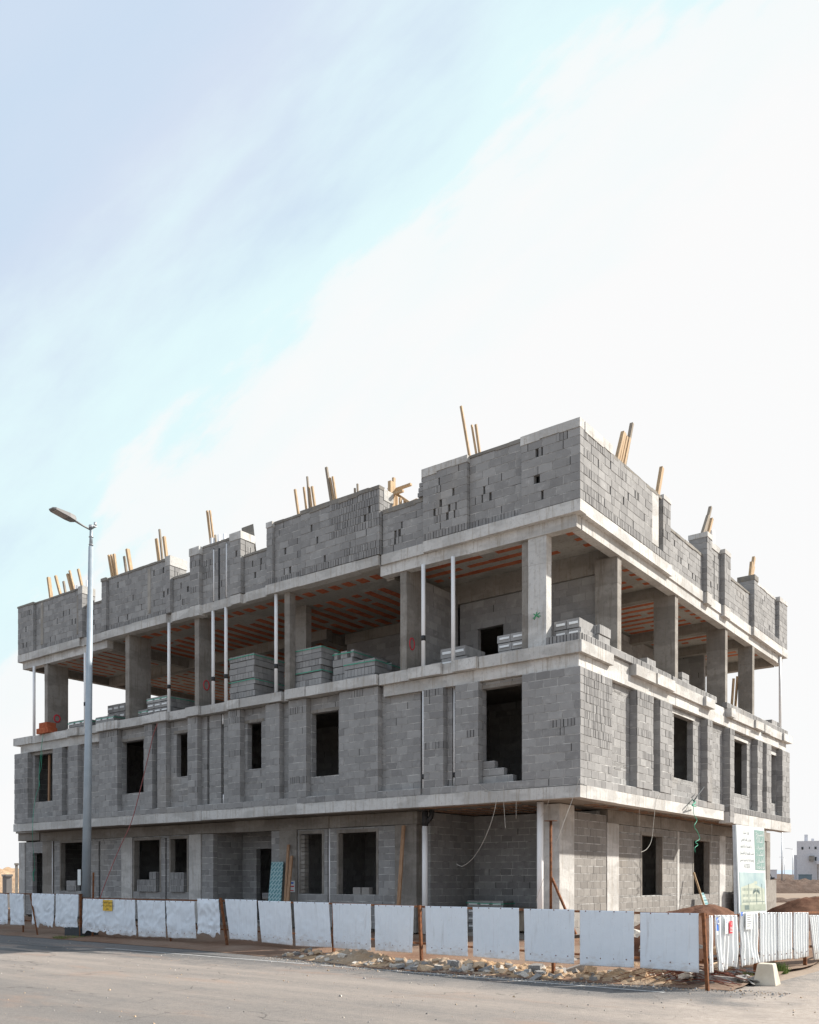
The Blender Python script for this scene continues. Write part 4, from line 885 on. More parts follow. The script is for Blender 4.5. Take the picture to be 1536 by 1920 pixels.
rope('rope', [RP(1301, 1500, .1), RP(1301, 1525, .12), RP(1307, 1538, .1), RP(1302, 1549, .1), RP(1308, 1560, .1), RP(1312, 1573, .1), RP(1304, 1579, .1), RP(1309, 1584, .1), RP(1303, 1590, .1), RP(1304, 1598, .1)], .014, 'green', 'tangled green rope hanging from the sunlit wall by the sign')
rope('rope', [RP(1299, 1500, .1), RP(1304, 1505, .2), RP(1298, 1510, .2), RP(1305, 1512, .1)], .03, 'green', 'clump of green rope knotted on the iron bar of the sunlit wall')
m_ = MB(); a = Vector(RP(1320, 1476, .0)); b_ = Vector(RP(1301, 1502, .25)); m_.tube([(0, 0, 0), b_ - a], .02, 6); o_ = m_.build('iron_bar', 'dark'); o_.location = a; tag(o_, 'dark iron bar sticking out of the sunlit first floor wall', 'bar')
rope('cable', [LP(933, 1490, -.05), LP(925, 1530, -.05), LP(908, 1575, .1), LP(888, 1608, .3), LP(868, 1624, .4), LP(856, 1620, .4)], .010, 'cable', 'long pale cable curving down before the corner bay', 'cable')
rope('cable', [LP(944, 1472, -.03), LP(945, 1510, -.03), LP(948, 1553, -.02)], .009, 'cable', 'left short cable hanging straight below the big opening', 'cable')
rope('cable', [LP(968, 1480, -.03), LP(968, 1535, -.03)], .007, 'cable', 'right thin cable hanging straight below the big opening', 'cable')
rope('cable', [LP(898, 1470, -.03), LP(915, 1483, -.04), LP(930, 1487, -.05)], .008, 'cable', 'slack cable lying across the slab edge under the big opening', 'cable')
rope('cable', [LP(1087, 1460, -.02), LP(1075, 1495, -.05), LP(1060, 1535, -.3), LP(1040, 1590, -.5), LP(1022, 1640, -.4), LP(1005, 1690, -.2)], .008, 'cable', 'pale cable running from the corner down past the rusty post', 'cable')
rope('cable', [LP(1030, 1500, -.02), LP(1022, 1520, .2), LP(1014, 1532, .5)], .008, 'cable', 'short cable curving from slab edge to the white corner pipe', 'cable')
rope('cable', [RP(1238, 1488, .02), RP(1230, 1505, .02), RP(1226, 1540, .0), RP(1222, 1575, .0), RP(1213, 1592, .0), RP(1202, 1598, .0)], .009, 'cable', 'white cable hanging before the first sunlit ground floor window', 'cable')
rope('cable', [RP(1199, 1350, .02), RP(1199, 1515, .02), RP(1199, 1560, .02)], .004, 'cable', 'thin string line hanging left of the first sunlit ground floor window', 'cable')
rope('cable', [RP(1335, 1545, .02), RP(1335, 1600, .02), RP(1335, 1650, .02)], .004, 'cable', 'thin string line hanging right of the second sunlit ground floor window', 'cable')

# ------------------------------------------------------------------ text
AR = {'ا': (0xFE8D, 0xFE8E), 'ل': (0xFEDD, 0xFEDE, 0xFEDF, 0xFEE0), 'م': (0xFEE1, 0xFEE2, 0xFEE3, 0xFEE4), 'ش': (0xFEB5, 0xFEB6, 0xFEB7, 0xFEB8), 'ر': (0xFEAD, 0xFEAE), 'و': (0xFEED, 0xFEEE),
      'ع': (0xFEC9, 0xFECA, 0xFECB, 0xFECC), 'ك': (0xFED9, 0xFEDA, 0xFEDB, 0xFEDC), 'س': (0xFEB1, 0xFEB2, 0xFEB3, 0xFEB4), 'ق': (0xFED5, 0xFED6, 0xFED7, 0xFED8), 'ف': (0xFED1, 0xFED2, 0xFED3, 0xFED4),
      'ت': (0xFE95, 0xFE96, 0xFE97, 0xFE98), 'ن': (0xFEE5, 0xFEE6, 0xFEE7, 0xFEE8), 'ي': (0xFEF1, 0xFEF2, 0xFEF3, 0xFEF4), 'د': (0xFEA9, 0xFEAA), 'ة': (0xFE93, 0xFE94), 'خ': (0xFEA5, 0xFEA6, 0xFEA7, 0xFEA8),
      'ص': (0xFEB9, 0xFEBA, 0xFEBB, 0xFEBC), 'ب': (0xFE8F, 0xFE90, 0xFE91, 0xFE92), 'ح': (0xFEA1, 0xFEA2, 0xFEA3, 0xFEA4), 'ز': (0xFEAF, 0xFEB0), 'ه': (0xFEE9, 0xFEEA, 0xFEEB, 0xFEEC), 'ط': (0xFEC1, 0xFEC2, 0xFEC3, 0xFEC4)}
def shape(t):
    out = []
    for i, ch in enumerate(t):
        if ch == 'ـ': out.append('ـ'); continue
        if ch not in AR: out.append(ch); continue
        pv = t[i - 1] if i else ' '; nx_ = t[i + 1] if i + 1 < len(t) else ' '
        jp = (pv == 'ـ') or (pv in AR and len(AR[pv]) == 4); jn = (nx_ in AR or nx_ == 'ـ') and len(AR[ch]) == 4
        f_ = AR[ch]; out.append(chr(f_[3] if jp and jn else f_[1] if jp else f_[2] if jn else f_[0]))
    return ''.join(out[::-1])
def text_mesh(body, size, mat, parent, origin, ex, ey, name='lettering', align='CENTER', off=None, sx=1.):
    cu = bpy.data.curves.new('t', 'FONT'); cu.body = body; cu.size = size; cu.align_x = align; cu.align_y = 'CENTER'; cu.resolution_u = 2
    to = bpy.data.objects.new('t', cu); col.objects.link(to); bpy.context.view_layer.update()
    me = bpy.data.meshes.new_from_object(to.evaluated_get(bpy.context.evaluated_depsgraph_get()))
    bpy.data.objects.remove(to); bpy.data.curves.remove(cu)
    o_ = Vector(origin); ex = Vector(ex); ey = Vector(ey)
    for v_ in me.vertices: v_.co = o_ + ex * v_.co.x * sx + ey * v_.co.y
    me.materials.clear(); me.materials.append(M[mat]); ob = bpy.data.objects.new(name, me); col.objects.link(ob); ob.parent = parent; return ob

# ------------------------------------------------------------------ fences
def sheet(parent, tl, tr, bl, br, rib, per, dent, seed, mat, ragged=0., fold=0., dots=True):
    tl, tr, bl, br = map(Vector, (tl, tr, bl, br)); W = (tr - tl).length
    nrm = (tr - tl).cross(Vector((0, 0, 1))).normalized()
    if nrm.y > .3 or nrm.x < -.3: nrm = -nrm
    nu = max(10, int(W / per * 8)) if rib > .008 else 64; nv_ = 44; m_ = MB()
    def fn(u, v):
        p = tl.lerp(tr, u).lerp(bl.lerp(br, u), v); s_ = u * W
        if rib > .008: q = rib * max(-1, min(1, 1.6 * math.cos(2 * math.pi * s_ / per)))
        else: q = rib * (1 if (s_ % per) < .035 else 0)
        n_ = noise.noise(Vector((s_ * 2.6 + seed, v * 2.6, seed * 1.7))); n2_ = noise.noise(Vector((s_ * 7 + seed, v * 6, seed)))
        n3_ = abs(noise.noise(Vector((s_ * 5 + v * 3 + seed, v * 4 - s_ * 2, seed * .3))))
        q += dent * (n_ * (.35 + v) + (.5 * n2_ * (.3 + v) - .9 * n3_ if rib < .008 else .3 * n2_ * v))
        if fold: q += fold * (v ** 1.5) * math.sin(u * 5 + seed)
        zz_ = 0.
        if ragged and v > .9: zz_ = ragged * (v - .9) * 10 * (.5 + noise.noise(Vector((s_ * 5, seed, 2))) * 1.2)
        return p + nrm * q + Vector((0, 0, zz_))
    m_.grid(fn, nu, nv_)
    if dots:
        n_ = max(3, int(W / .24))
        for row in (.015, .86):
            for i in range(n_):
                u = (i + .5 + U(-.08, .08)) / n_; c_ = fn(u, row) + nrm * .006; e1 = (tr - tl).normalized()
                m_.face([c_ + e1 * .011 * math.cos(t) + Vector((0, 0, .011 * math.sin(t))) for t in [k * math.pi / 3 for k in range(6)]], mi=1)
    o_ = m_.build('sheet', [mat, 'rustred'], parent)
    md = o_.modifiers.new('thickness', 'SOLIDIFY'); md.thickness = .003; md.offset = 0
    return o_, fn, nrm
FL = empty('sheet_metal_fence', 'long fence of separate flat white metal sheets in front of the shaded facade', 'fence', (-5.0, -5.3, 0))
FL.location = (0, 0, 0)
SL = [((-17.442, -5.4, 1.233), (-16.653, -5.382, 1.216), (-17.442, -5.4, .25), (-16.623, -5.382, .274)), ((-16.534, -5.38, 1.241), (-15.774, -5.363, 1.224), (-16.474, -5.379, .279), (-15.716, -5.362, .284)),
 ((-15.318, -5.353, 1.252), (-14.163, -5.328, 1.239), (-15.29, -5.353, .265), (-14.244, -5.33, .25)), ((-14.083, -5.326, 1.247), (-12.989, -5.302, 1.234), (-14.11, -5.327, .285), (-13.04, -5.303, .257)),
 ((-12.765, -5.294, 1.123), (-11.717, -5.249, 1.114), (-12.814, -5.296, .144), (-11.671, -5.247, .153)), ((-11.741, -5.27, 1.121), (-10.496, -5.216, 1.114), (-11.717, -5.269, .122), (-10.452, -5.214, .137)),
 ((-10.43, -5.194, 1.108), (-9.32, -5.146, 1.101), (-10.365, -5.191, .126), (-9.279, -5.144, .138)), ((-9.279, -5.144, 1.109), (-8.208, -5.098, 1.103), (-9.196, -5.14, .141), (-8.149, -5.095, .152)),
 ((-8.09, -5.093, 1.178), (-7.323, -5.06, 1.168), (-8.071, -5.092, .209), (-7.247, -5.056, .265)), ((-7.098, -5.05, 1.177), (-5.894, -5.131, 1.175), (-6.908, -5.063, .199), (-5.855, -5.134, .181)),
 ((-5.835, -5.135, 1.157), (-4.681, -5.213, 1.156), (-5.698, -5.145, .176), (-4.608, -5.218, .152)), ((-4.572, -5.221, 1.151), (-3.437, -5.297, 1.152), (-4.5, -5.226, .145), (-3.324, -5.318, .168)),
 ((-3.284, -5.328, 1.137), (-1.94, -5.653, 1.148), (-3.244, -5.338, .161), (-1.922, -5.658, .185)), ((-1.797, -5.688, 1.135), (-.574, -5.984, 1.146), (-1.78, -5.692, .194), (-.621, -5.972, .225)),
 ((-.235, -6.06, 1.149), (.824, -6.216, 1.156), (-.207, -6.064, .23), (.837, -6.218, .243)), ((.966, -6.237, 1.155), (2.018, -6.392, 1.163), (.979, -6.239, .252), (2.03, -6.394, .251)),
 ((2.134, -6.409, 1.152), (3.149, -6.526, 1.161), (2.157, -6.413, .25), (3.149, -6.526, .259)), ((3.259, -6.533, 1.151), (4.221, -6.594, 1.159), (3.259, -6.533, .248), (4.221, -6.594, .266)), ((4.33, -6.601, 1.141), (5.271, -6.662, 1.151), (4.33, -6.601, .273), (5.279, -6.662, .261))]
tag_sheet = None
for i, q in enumerate(SL):
    dn = [.03, .03, .045, .03, .035, .03, .028, .028, .055, .014, .012, .014, .012, .010, .006, .006, .005, .005, .004][i]
    rg = {0: .03, 2: .10, 3: .03, 4: .10, 5: .04, 6: .02, 7: .02, 8: .14, 9: .02}.get(i, 0)
    o_, fn, nrm = sheet(FL, *q, .007, .19, dn * .75, i * 3.1, 'sheet', rg)
    if i == 5: tag_sheet = (o_, fn, nrm)
RAILZ = lambda x: 1.2 if x < -13 else 1.1
LINE = [(-20, -5.42), (-12.9, -5.28), (-7.1, -5.02), (-3.4, -5.27), (-.3, -6.02), (2.75, -6.47), (5.38, -6.64)]
for z, mat in ((1.13, 'rust'), (.42, 'rust')):
    for (a, b_) in zip(LINE, LINE[1:]):
        m_ = MB(); zz_ = z + (.10 if b_[0] < -12 and z > 1 else 0) ; m_.beam((a[0], a[1] + .035, zz_), (b_[0], b_[1] + .035, zz_), .035, .035); m_.build('rail', mat, FL)
for (a, b_) in (((-15.889, -5.32, 1.231), (-15.86, -5.32, .006)), ((-12.888, -5.299, 1.258), (-12.888, -5.299, 0)), ((-12.379, -5.22, 1.859), (-12.427, -5.22, 0)), ((-7.25, -5.06, 1.20), (-6.95, -5.10, .002)), ((-3.324, -5.25, 1.125), (-3.324, -5.25, 0)),
                ((-.385, -6.05, 1.16), (-.323, -6.06, 0)), ((2.707, -6.42, 1.156), (2.707, -6.42, 0)), ((5.355, -6.69, 1.16), (5.42, -6.70, 0)), ((-15.5, -5.3, 1.2), (-14.75, -5.5, 0)), ((-9.2, -5.05, 1.1), (-9.2, -5.05, 0))):
    m_ = MB(); th = .04 if a[2] > 1.5 or b_[1] == -5.5 or a[0] in (-15.889, -9.2) else .058; m_.beam(a, b_, th, th * .8); m_.build('post', 'rust', FL)
# yellow notice on the sixth sheet
o_, fn, nrm = tag_sheet; c_ = fn(.10, .17) + nrm * .03; ex = (Vector(SL[5][1]) - Vector(SL[5][0])).normalized(); up = Vector((0, 0, 1))
def plate(parent, c_, ex, nrm, w_, h_, mat, name, th=.006):
    m_ = MB(); P_ = [c_ - ex * w_ / 2 - up * h_ / 2, c_ + ex * w_ / 2 - up * h_ / 2, c_ + ex * w_ / 2 - up * h_ / 2 - nrm * th, c_ - ex * w_ / 2 - up * h_ / 2 - nrm * th]
    m_.quadbox([tuple(p) for p in P_] + [tuple(p + up * h_) for p in P_]); return m_.build(name, mat, parent)
plate(o_, c_, ex, nrm, .40, .30, 'yellow', 'notice_plate')
for k, (tx, sz) in enumerate((('ممنوع الوقوف', .085), ('مشروع سكني خاص', .07), ('خطر', .08))):
    text_mesh(shape(tx), sz, 'dark', o_, c_ + nrm * .004 + up * (.09 - k * .09), ex, up)

FR = empty('corrugated_fence', 'fence of white corrugated sheets running back along the sunlit side', 'fence')
SR = [((5.404, -6.617, 1.117), (5.415, -6.45, 1.112), (5.406, -6.588, .255), (5.416, -6.431, .251)), ((5.418, -6.411, 1.119), (5.476, -5.559, 1.094), (5.426, -6.291, .248), (5.475, -5.581, .253)), ((5.485, -5.428, 1.124), (5.54, -4.624, 1.102), (5.493, -5.317, .242), (5.542, -4.6, .26)),
 ((5.544, -4.564, 1.109), (5.598, -3.775, 1.088), (5.545, -4.552, .266), (5.6, -3.749, .256)), ((5.602, -3.723, 1.086), (5.655, -2.95, 1.065), (5.603, -3.71, .235), (5.656, -2.936, .23)), ((5.658, -2.907, 1.064), (5.712, -2.117, 1.043), (5.66, -2.879, .207), (5.713, -2.102, .205)), ((5.716, -2.056, .991), (5.756, -1.031, .96), (5.732, -1.682, .127), (5.763, -.843, .112))]
fs = []
for i, q in enumerate(SR):
    fs.append(sheet(FR, *q, [.012, .022, .02, .02, .02, .02, .02][i], [.12, .17, .15, .135, .135, .135, .14][i], [.01, .03, .03, .008, .008, .008, .015][i], 50 + i * 2.3, 'sheet2', [0, .07, .03, .0, .02, .02, 0][i], fold=[0, .025, .02, 0, 0, 0, 0][i]))
for z in (1.07, .42):
    m_ = MB(); m_.beam((5.34, -6.66, z + .03), (5.67, -2.0, z - .03), .04, .04); m_.build('rail', 'rust', FR)
    m_ = MB(); m_.beam((5.67, -2.0, z - .03), (5.8, 1.4, z - .12), .04, .04); m_.build('rail', 'rust', FR)
for a in ((5.66, -2.06, 1.05), (5.5, -4.6, 1.06)):
    m_ = MB(); m_.beam(a, (a[0], a[1], 0), .06, .06); m_.build('post', 'rust', FR)
exr = Vector((.07, 1, 0)).normalized(); 
def stick(k, u, v, w_, h_, mat, name='sticker', dz=.03):
    o_, fn, nrm = fs[k]; c_ = fn(u, v) + nrm * dz; return plate(o_, c_, exr, nrm, w_, h_, mat, name), c_, nrm
p_, c_, nr = stick(1, .13, .16, .13, .20, 'blue'); 
m_ = MB(); cc_ = c_ + nr * .004 + up * .04
m_.tube([cc_ + exr * .04 * math.cos(t) + up * .04 * math.sin(t) for t in [k * math.pi / 6 for k in range(13)]], .007, 6, caps=False); m_.build('ring_emblem', 'signw', fs[1][0])
stick(1, .13, .30, .12, .08, 'signw', 'sticker'); p_, c_, nr = stick(1, .40, .18, .11, .26, 'signw', 'sticker')
text_mesh('2', .08, 'blue', fs[1][0], c_ + nr * .004 + up * .06, exr, up, 'lettering'); text_mesh('-', .1, 'redpaint', fs[1][0], c_ + nr * .004 - up * .08, exr, up, 'lettering')
p_, c_, nr = stick(1, .62, .22, .12, .19, 'redpaint', 'sticker'); text_mesh('0', .07, 'signw', fs[1][0], c_ + nr * .004 + up * .05, exr, up)
m_ = MB(); [m_.beam(tuple(c_ + nr * .004 - exr * .045 - up * (.0 + k * .022)), tuple(c_ + nr * .004 + exr * .045 - up * (.0 + k * .022)), .004, .008) for k in range(4)]; m_.build('lettering', 'signw', fs[1][0])
p_, c_, nr = stick(2, .36, .14, .28, .28, 'signw', 'paper_notice', .035)
m_ = MB(); [m_.beam(tuple(c_ + nr * .004 - exr * .09 + up * (.09 - k * .035)), tuple(c_ + nr * .004 + exr * (.09 - .03 * (k % 3)) + up * (.09 - k * .035)), .003, .006) for k in range(6)]; m_.build('lettering', 'signtxt', fs[2][0])
stick(2, .12, .02, .10, .06, 'blue', 'sticker')

# ------------------------------------------------------------------ project sign
SG = empty('project_sign', 'tall white project board with green column and building picture behind corrugated fence', 'sign', (0, 0, 0))
tl, tr = Vector((5.36,) + R(1381, 5.36, 1546)), Vector((5.42,) + R(1433, 5.42, 1553)); bl, br = Vector((5.38,) + R(1387, 5.38, 1714)), Vector((5.44,) + R(1438, 5.44, 1711))
ns = (tr - tl).cross(tl - bl).normalized()
if ns.x < 0: ns = -ns
def SP(u, v, o=0.): return tl.lerp(tr, u).lerp(bl.lerp(br, u), v) + ns * o
def spanel(u0, u1, v0, v1, o, mat, name, th=.004, parent=SG):
    m_ = MB(); m_.quadbox([tuple(SP(u0, v1, o)), tuple(SP(u1, v1, o)), tuple(SP(u1, v1, o - th)), tuple(SP(u0, v1, o - th)), tuple(SP(u0, v0, o)), tuple(SP(u1, v0, o)), tuple(SP(u1, v0, o - th)), tuple(SP(u0, v0, o - th))]); return m_.build(name, mat, parent)
PN = spanel(0, 1, 0, 1, 0, 'signw', 'panel', .02)
spanel(.62, .985, .035, .50, .004, 'signg', 'green_column', parent=PN)
M['pic'] = m_simple('picture_sky', (.26, .37, .40), (.46, .55, .53), 2.5, .4, .4, bump=0)
spanel(.035, .965, .53, .975, .004, 'pic', 'picture', parent=PN)
M['picb'] = m_simple('picture_building', (.40, .44, .35), (.50, .53, .44), 5, .4, .4, bump=0); M['picd'] = m_simple('picture_shade', (.11, .16, .15), (.15, .20, .19), 5, .4, .4, bump=0); M['picg'] = m_simple('picture_ground', (.28, .33, .26), (.38, .42, .34), 5, .4, .4, bump=0)
m_ = MB()
def sq(u0, u1, v0, v1, o, mi, v2=None, v3=None):
    m_.face([SP(u0, v1, o), SP(u1, v3 if v3 is not None else v1, o), SP(u1, v2 if v2 is not None else v0, o), SP(u0, v0, o)], mi=mi)
sq(.04, .96, .90, .972, .0045, 2); sq(.07, .55, .70, .90, .005, 0, .645, .90); sq(.55, .93, .665, .90, .005, 0, .72, .90); sq(.55, .66, .63, .665, .005, 0)
for k in range(6):
    for v in (.71, .78, .84): sq(.13 + k * .05, .15 + k * .05, v, v + .03, .0055, 1)
for k in range(7):
    for v in (.71, .78, .84): sq(.44 + k * .05, .455 + k * .05, v, v + .03, .0055, 1)
sq(.10, .92, .865, .872, .006, 1); sq(.33, .345, .66, .90, .0065, 1); sq(.82, .835, .66, .9, .0065, 1)
sq(.61, .625, .75, .90, .0065, 1)
for k in range(9):
    a = math.pi * k / 8; m_.face([SP(.61, .745, .0068), SP(.617 + .13 * math.cos(a), .735 - .05 * math.sin(a) + .02, .0068), SP(.617 + .13 * math.cos(a), .735 - .05 * math.sin(a) + .05, .0068)], mi=1)
sq(.18, .34, .905, .955, .0066, 1); sq(.5, .8, .92, .955, .0066, 2)
m_.build('picture_detail', ['picb', 'picd', 'picg'], PN)
exs = (tr - tl).normalized(); eys = (tl - bl).normalized()
for k, tx in enumerate(('المشـــروع :', 'المــالك :', 'المشــرف :', 'المكتـب :', 'المقـــاول :', 'رقم الرخصة :')):
    text_mesh(shape(tx), .125, 'signw', PN, SP(.80, .075 + k * .077, .006), exs, eys, sx=.75)
for k, tx in enumerate(('عمارة سكنية', 'سعد بن فهد الحسن', 'دار الهندسة و التصميم', 'مكتب الهندسة و الاستشارة', 'مؤسسة بناء و تشييد سكني', '4511203376')):
    text_mesh(shape(tx) if k < 5 else tx, .10 if k < 5 else .11, 'signtxt', PN, SP(.32, .075 + k * .077, .006), exs, eys, sx=.62 if k < 5 else .5)
for u in (.06, .94):
    m_ = MB(); a = SP(u, .0, -.06); b_ = SP(u, 1, -.06); m_.beam(tuple(a), (b_.x, b_.y, 0), .05, .05); m_.build('post', 'galv', SG)

# ------------------------------------------------------------------ street lamp
bx0, by0 = -13.10, -5.0
SLm = empty('street_lamp', 'tall blue grey street lamp with one flat lantern behind the sheet fence', 'street lamp', (bx0, by0, 0))
top_x = L(174, -4.95) - bx0; H_ = 11.7
m_ = MB(); m_.tube([(0, 0, .25), (top_x * .43, 0, 5), (top_x * .95, 0, 11.15)], [.14, .105, .068], 16); m_.tube([(top_x * .95, 0, 11.15), (top_x, 0, H_)], [.052, .042], 12); m_.build('pole', 'steelblue', SLm)
m_ = MB(); m_.tube([(0, 0, .0), (0, 0, .27)], .24, 8); m_.box(-.22, .22, -.22, .22, .0, .03); m_.build('base_plate', 'galv', SLm)
m_ = MB(); m_.box(-.55, .25, -.32, .25, .0, .30); m_.build('footing', 'dark', SLm)
m_ = MB(); m_.tube([(top_x, 0, H_ - .08), (top_x - .01, -.25, H_ - .03), (top_x - .03, -.54, H_ + .05)], [.022, .026, .034], 8); m_.build('arm', 'lampgrey', SLm)
m_ = MB(); a0 = Vector((top_x - .03, -.48, H_ + .05)); dd = Vector((-.05, -.68, .11))
def hd(t, w_, zt_, zb_): c_ = a0 + dd * t; return [(c_.x - w_, c_.y, c_.z + zb_), (c_.x + w_, c_.y, c_.z + zb_), (c_.x + w_, c_.y, c_.z + zt_), (c_.x - w_, c_.y, c_.z + zt_)]
secs = [hd(0, .05, .05, -.03), hd(.12, .13, .075, -.05), hd(.35, .155, .07, -.045), hd(.95, .15, .035, -.02), hd(1.06, .10, .02, -.01)]
for a, b_ in zip(secs, secs[1:]):
    m_.quadbox([b_[0], b_[1], a[1], a[0], b_[3], b_[2], a[2], a[3]])
LH = m_.build('lantern', 'lampgrey', SLm)
m_ = MB(); c0_, c1_ = a0 + dd * .42, a0 + dd * .93
m_.quadbox([(c1_.x - .12, c1_.y, c1_.z - .032), (c1_.x + .12, c1_.y, c1_.z - .032), (c0_.x + .12, c0_.y, c0_.z - .055), (c0_.x - .12, c0_.y, c0_.z - .055), (c1_.x - .12, c1_.y, c1_.z - .015), (c1_.x + .12, c1_.y, c1_.z - .015), (c0_.x + .12, c0_.y, c0_.z - .03), (c0_.x - .12, c0_.y, c0_.z - .03)])
m_.build('diffuser', 'lampglass', LH)
m_ = MB(); m_.tube([(top_x, 0, H_ - .02), (top_x, 0, H_ + .06)], .07, 10); m_.box(top_x + .05, top_x + .22, -.04, .04, H_ - .03, H_ - .0); m_.tube([(top_x + .19, 0, H_ - .01), (top_x + .19, 0, H_ + .1)], .04, 8); m_.build('cap_bracket', 'galv', SLm)
m_ = MB(); 
for z in (11.2, 11.42): m_.tube([(top_x * z / H_, 0, z), (top_x * z / H_, 0, z + .015)], .066, 10)
m_.build('clamp', 'galv', SLm)
m_ = MB(); m_.box(-.12, .02, -.178, -.165, 1.5, 1.95); m_.build('sticker', 'signw', SLm)

# ------------------------------------------------------------------ mounds, rubble, barrier
def mound(name, cx_, cy_, rx_, ry_, h_, mat, lab, cat, seed=0, res=48, rough=.12, kind=None, pw=1.6):
    m_ = MB()
    def fn(u, v):
        a = 2 * math.pi * u; rr = v
        x = rx_ * rr * math.cos(a); y = ry_ * rr * math.sin(a)
        f = max(0, 1 - rr ** pw); z = h_ * f * (1 + rough * 1.5 * noise.noise(Vector((x * .9 + seed, y * .9, seed)))) + rough * .4 * f ** .5 * noise.noise(Vector((x * 4, y * 4, seed))) + rough * .15 * f ** .3 * noise.noise(Vector((x * 14, y * 14, seed)))
        return (x, y, max(-.05, z) - .02)
    m_.grid(fn, res * 2, res); o_ = m_.build(name, mat); o_.location = (cx_, cy_, 0)
    return tag(o_, lab, cat, kind=kind)
c_ = AT(1300, 19.2); mound('soil_mound', c_[0], c_[1], 2.0, 2.3, 1.10, 'mound', 'brown soil mound behind the fence at the building corner', 'soil mound', 4, pw=2.0)
c_ = AT(1540, 30.0); mound('soil_mound', c_[0], c_[1], 2.4, 2.4, 1.12, 'mound', 'brown soil mound behind the fence at the right edge', 'soil mound', 9, pw=2.0)
# dirt berm below the fence
m_ = MB()
def berm(u, v):
    x = -4.0 + 9.2 * u; yc = edge_y(x) + .42; y = yc - .48 + 1.5 * v
    f = math.sin(math.pi * min(1, max(0, v))) ** .8; e = min(1, u * 6) * min(1, (1 - u) * 10)
    hh_ = .075 + .045 * max(0, 1 - abs(x + 2.4) / 2.0)
    z = e * f * (hh_ + .13 * noise.noise(Vector((x * .8, y * .8, 1))) + .07 * noise.noise(Vector((x * 3.5, y * 3.5, 4)))) + .10 * f * e * abs(noise.noise(Vector((x * 6, y * 6, 2)))) + .05 * f * e * noise.noise(Vector((x * 15, y * 15, 2)))
    return (x, y + .08 * noise.noise(Vector((x * 2.5, 0, 5))), max(.0, z) + .006)
m_.grid(berm, 420, 60); tag(m_.build('dirt_berm', 'gravel'), 'tan rubble and dirt bank under the sheet fence', 'dirt bank', kind='stuff')
# stone prototypes
import bmesh
def stone_mesh(i, mat, blocky=False):
    bm = bmesh.new()
    if blocky: bmesh.ops.create_cube(bm, size=1.3); bmesh.ops.subdivide_edges(bm, edges=bm.edges, cuts=2, use_grid_fill=True)
    else: bmesh.ops.create_icosphere(bm, subdivisions=1 + i % 2, radius=.85)
    for v_ in bm.verts:
        n_ = noise.noise(v_.co * 1.3 + Vector((i * 5.1, 0, 0))); v_.co *= 1 + (.75 if not blocky else .22) * n_; v_.co.z *= .75
        if not blocky: v_.co = Vector((round(v_.co.x * 2.2) / 2.2, round(v_.co.y * 2.2) / 2.2, round(v_.co.z * 2.2) / 2.2)).lerp(v_.co, .45)
    me = bpy.data.meshes.new('stone'); bm.to_mesh(me); bm.free(); me.materials.append(M[mat])
    at = me.attributes.new('tone', 'FLOAT', 'FACE'); at.data.foreach_set('value', [rnd()] * len(me.polygons)); return me
SM = {k: [stone_mesh(i + j * 7, k, j % 2 == 1) for i, j in ((0, 0), (1, 1), (2, 0), (3, 1))] for k in ('stonep', 'stoneg', 'stonet')}
SLAB = {'stonep': 'pale limestone lump in the rubble below the sheet fence', 'stoneg': 'grey broken block in the rubble below the sheet fence', 'stonet': 'tan stone in the rubble below the sheet fence'}
def stone(x, y, s_, k, z=None, lab=None, cat='stone', group='stones in the rubble below the fence', sc_=None):
    o_ = bpy.data.objects.new('stone', random.choice(SM[k])); col.objects.link(o_); o_.location = (x, y, s_ * .3 if z is None else z)
    o_.rotation_euler = (U(-.4, .4), U(-.4, .4), U(0, 6.28)); q = sc_ or (U(.8, 1.3), U(.7, 1.1), U(.6, 1)); o_.scale = tuple(s_ * e for e in q)
    return tag(o_, lab or SLAB[k], cat, group)
for i in range(230):
    u = rnd(); x = -3.9 + 8.9 * u; y = edge_y(x) + U(.02, .62); k = random.choices(('stonep', 'stoneg', 'stonet'), (.3, .35, .35))[0]
    s_ = (U(.02, .06) if rnd() < .7 else U(.06, .11)) * (1 + .4 * (x > 0)); stone(x, y, s_, k, z=.05 + U(0, .1) * (.3 < y - edge_y(x)))
BIG = 'large rocks below the fence'
for px_, py_, s_, k, lab in ((936, 1819, .17, 'stonep', 'largest white rock with grey neighbour below the fence'), (968, 1822, .10, 'stonep', 'second white rock right of the largest one'), (1083, 1822, .22, 'stoneg', 'big square grey block behind the gap left of the wide sheets'), (1003, 1830, .12, 'stoneg', 'grey block leaning left of the small fence post'), (1047, 1831, .09, 'stonet', 'tan boulder right of the small fence post'),
                       (858, 1808, .10, 'stoneg', 'dark pointed block below the right central sheets'), (830, 1803, .07, 'stonep', 'white chunk right of the central fence post'), (900, 1808, .10, 'stoneg', 'flat grey chunk between the two central gaps'), (735, 1788, .08, 'stoneg', 'left grey stone touching the bottom of a sheet'), (1215, 1828, .13, 'stonet', 'tan rock under the widest sheet'), (1180, 1824, .13, 'stonet', 'tan rock left of the widest sheet'), (1150, 1822, .1, 'stonep', 'pale rock under the second widest sheet')):
    x, y = G(px_, py_ + 4, .03); stone(x, y, s_, k, lab=lab, group=BIG)
# pile of rocks behind the fence gaps
for i in range(70):
    x = U(1.6, 5.0); y = U(-4.6, -2.0); s_ = U(.08, .22); stone(x, y, s_, random.choice(('stonep', 'stonet', 'stoneg')), z=U(.0, .85) * max(0, 1 - abs(y + 3.2) / 1.5), lab='rock in the heap behind the sheet fence near the corner', group='rocks heaped behind the fence')
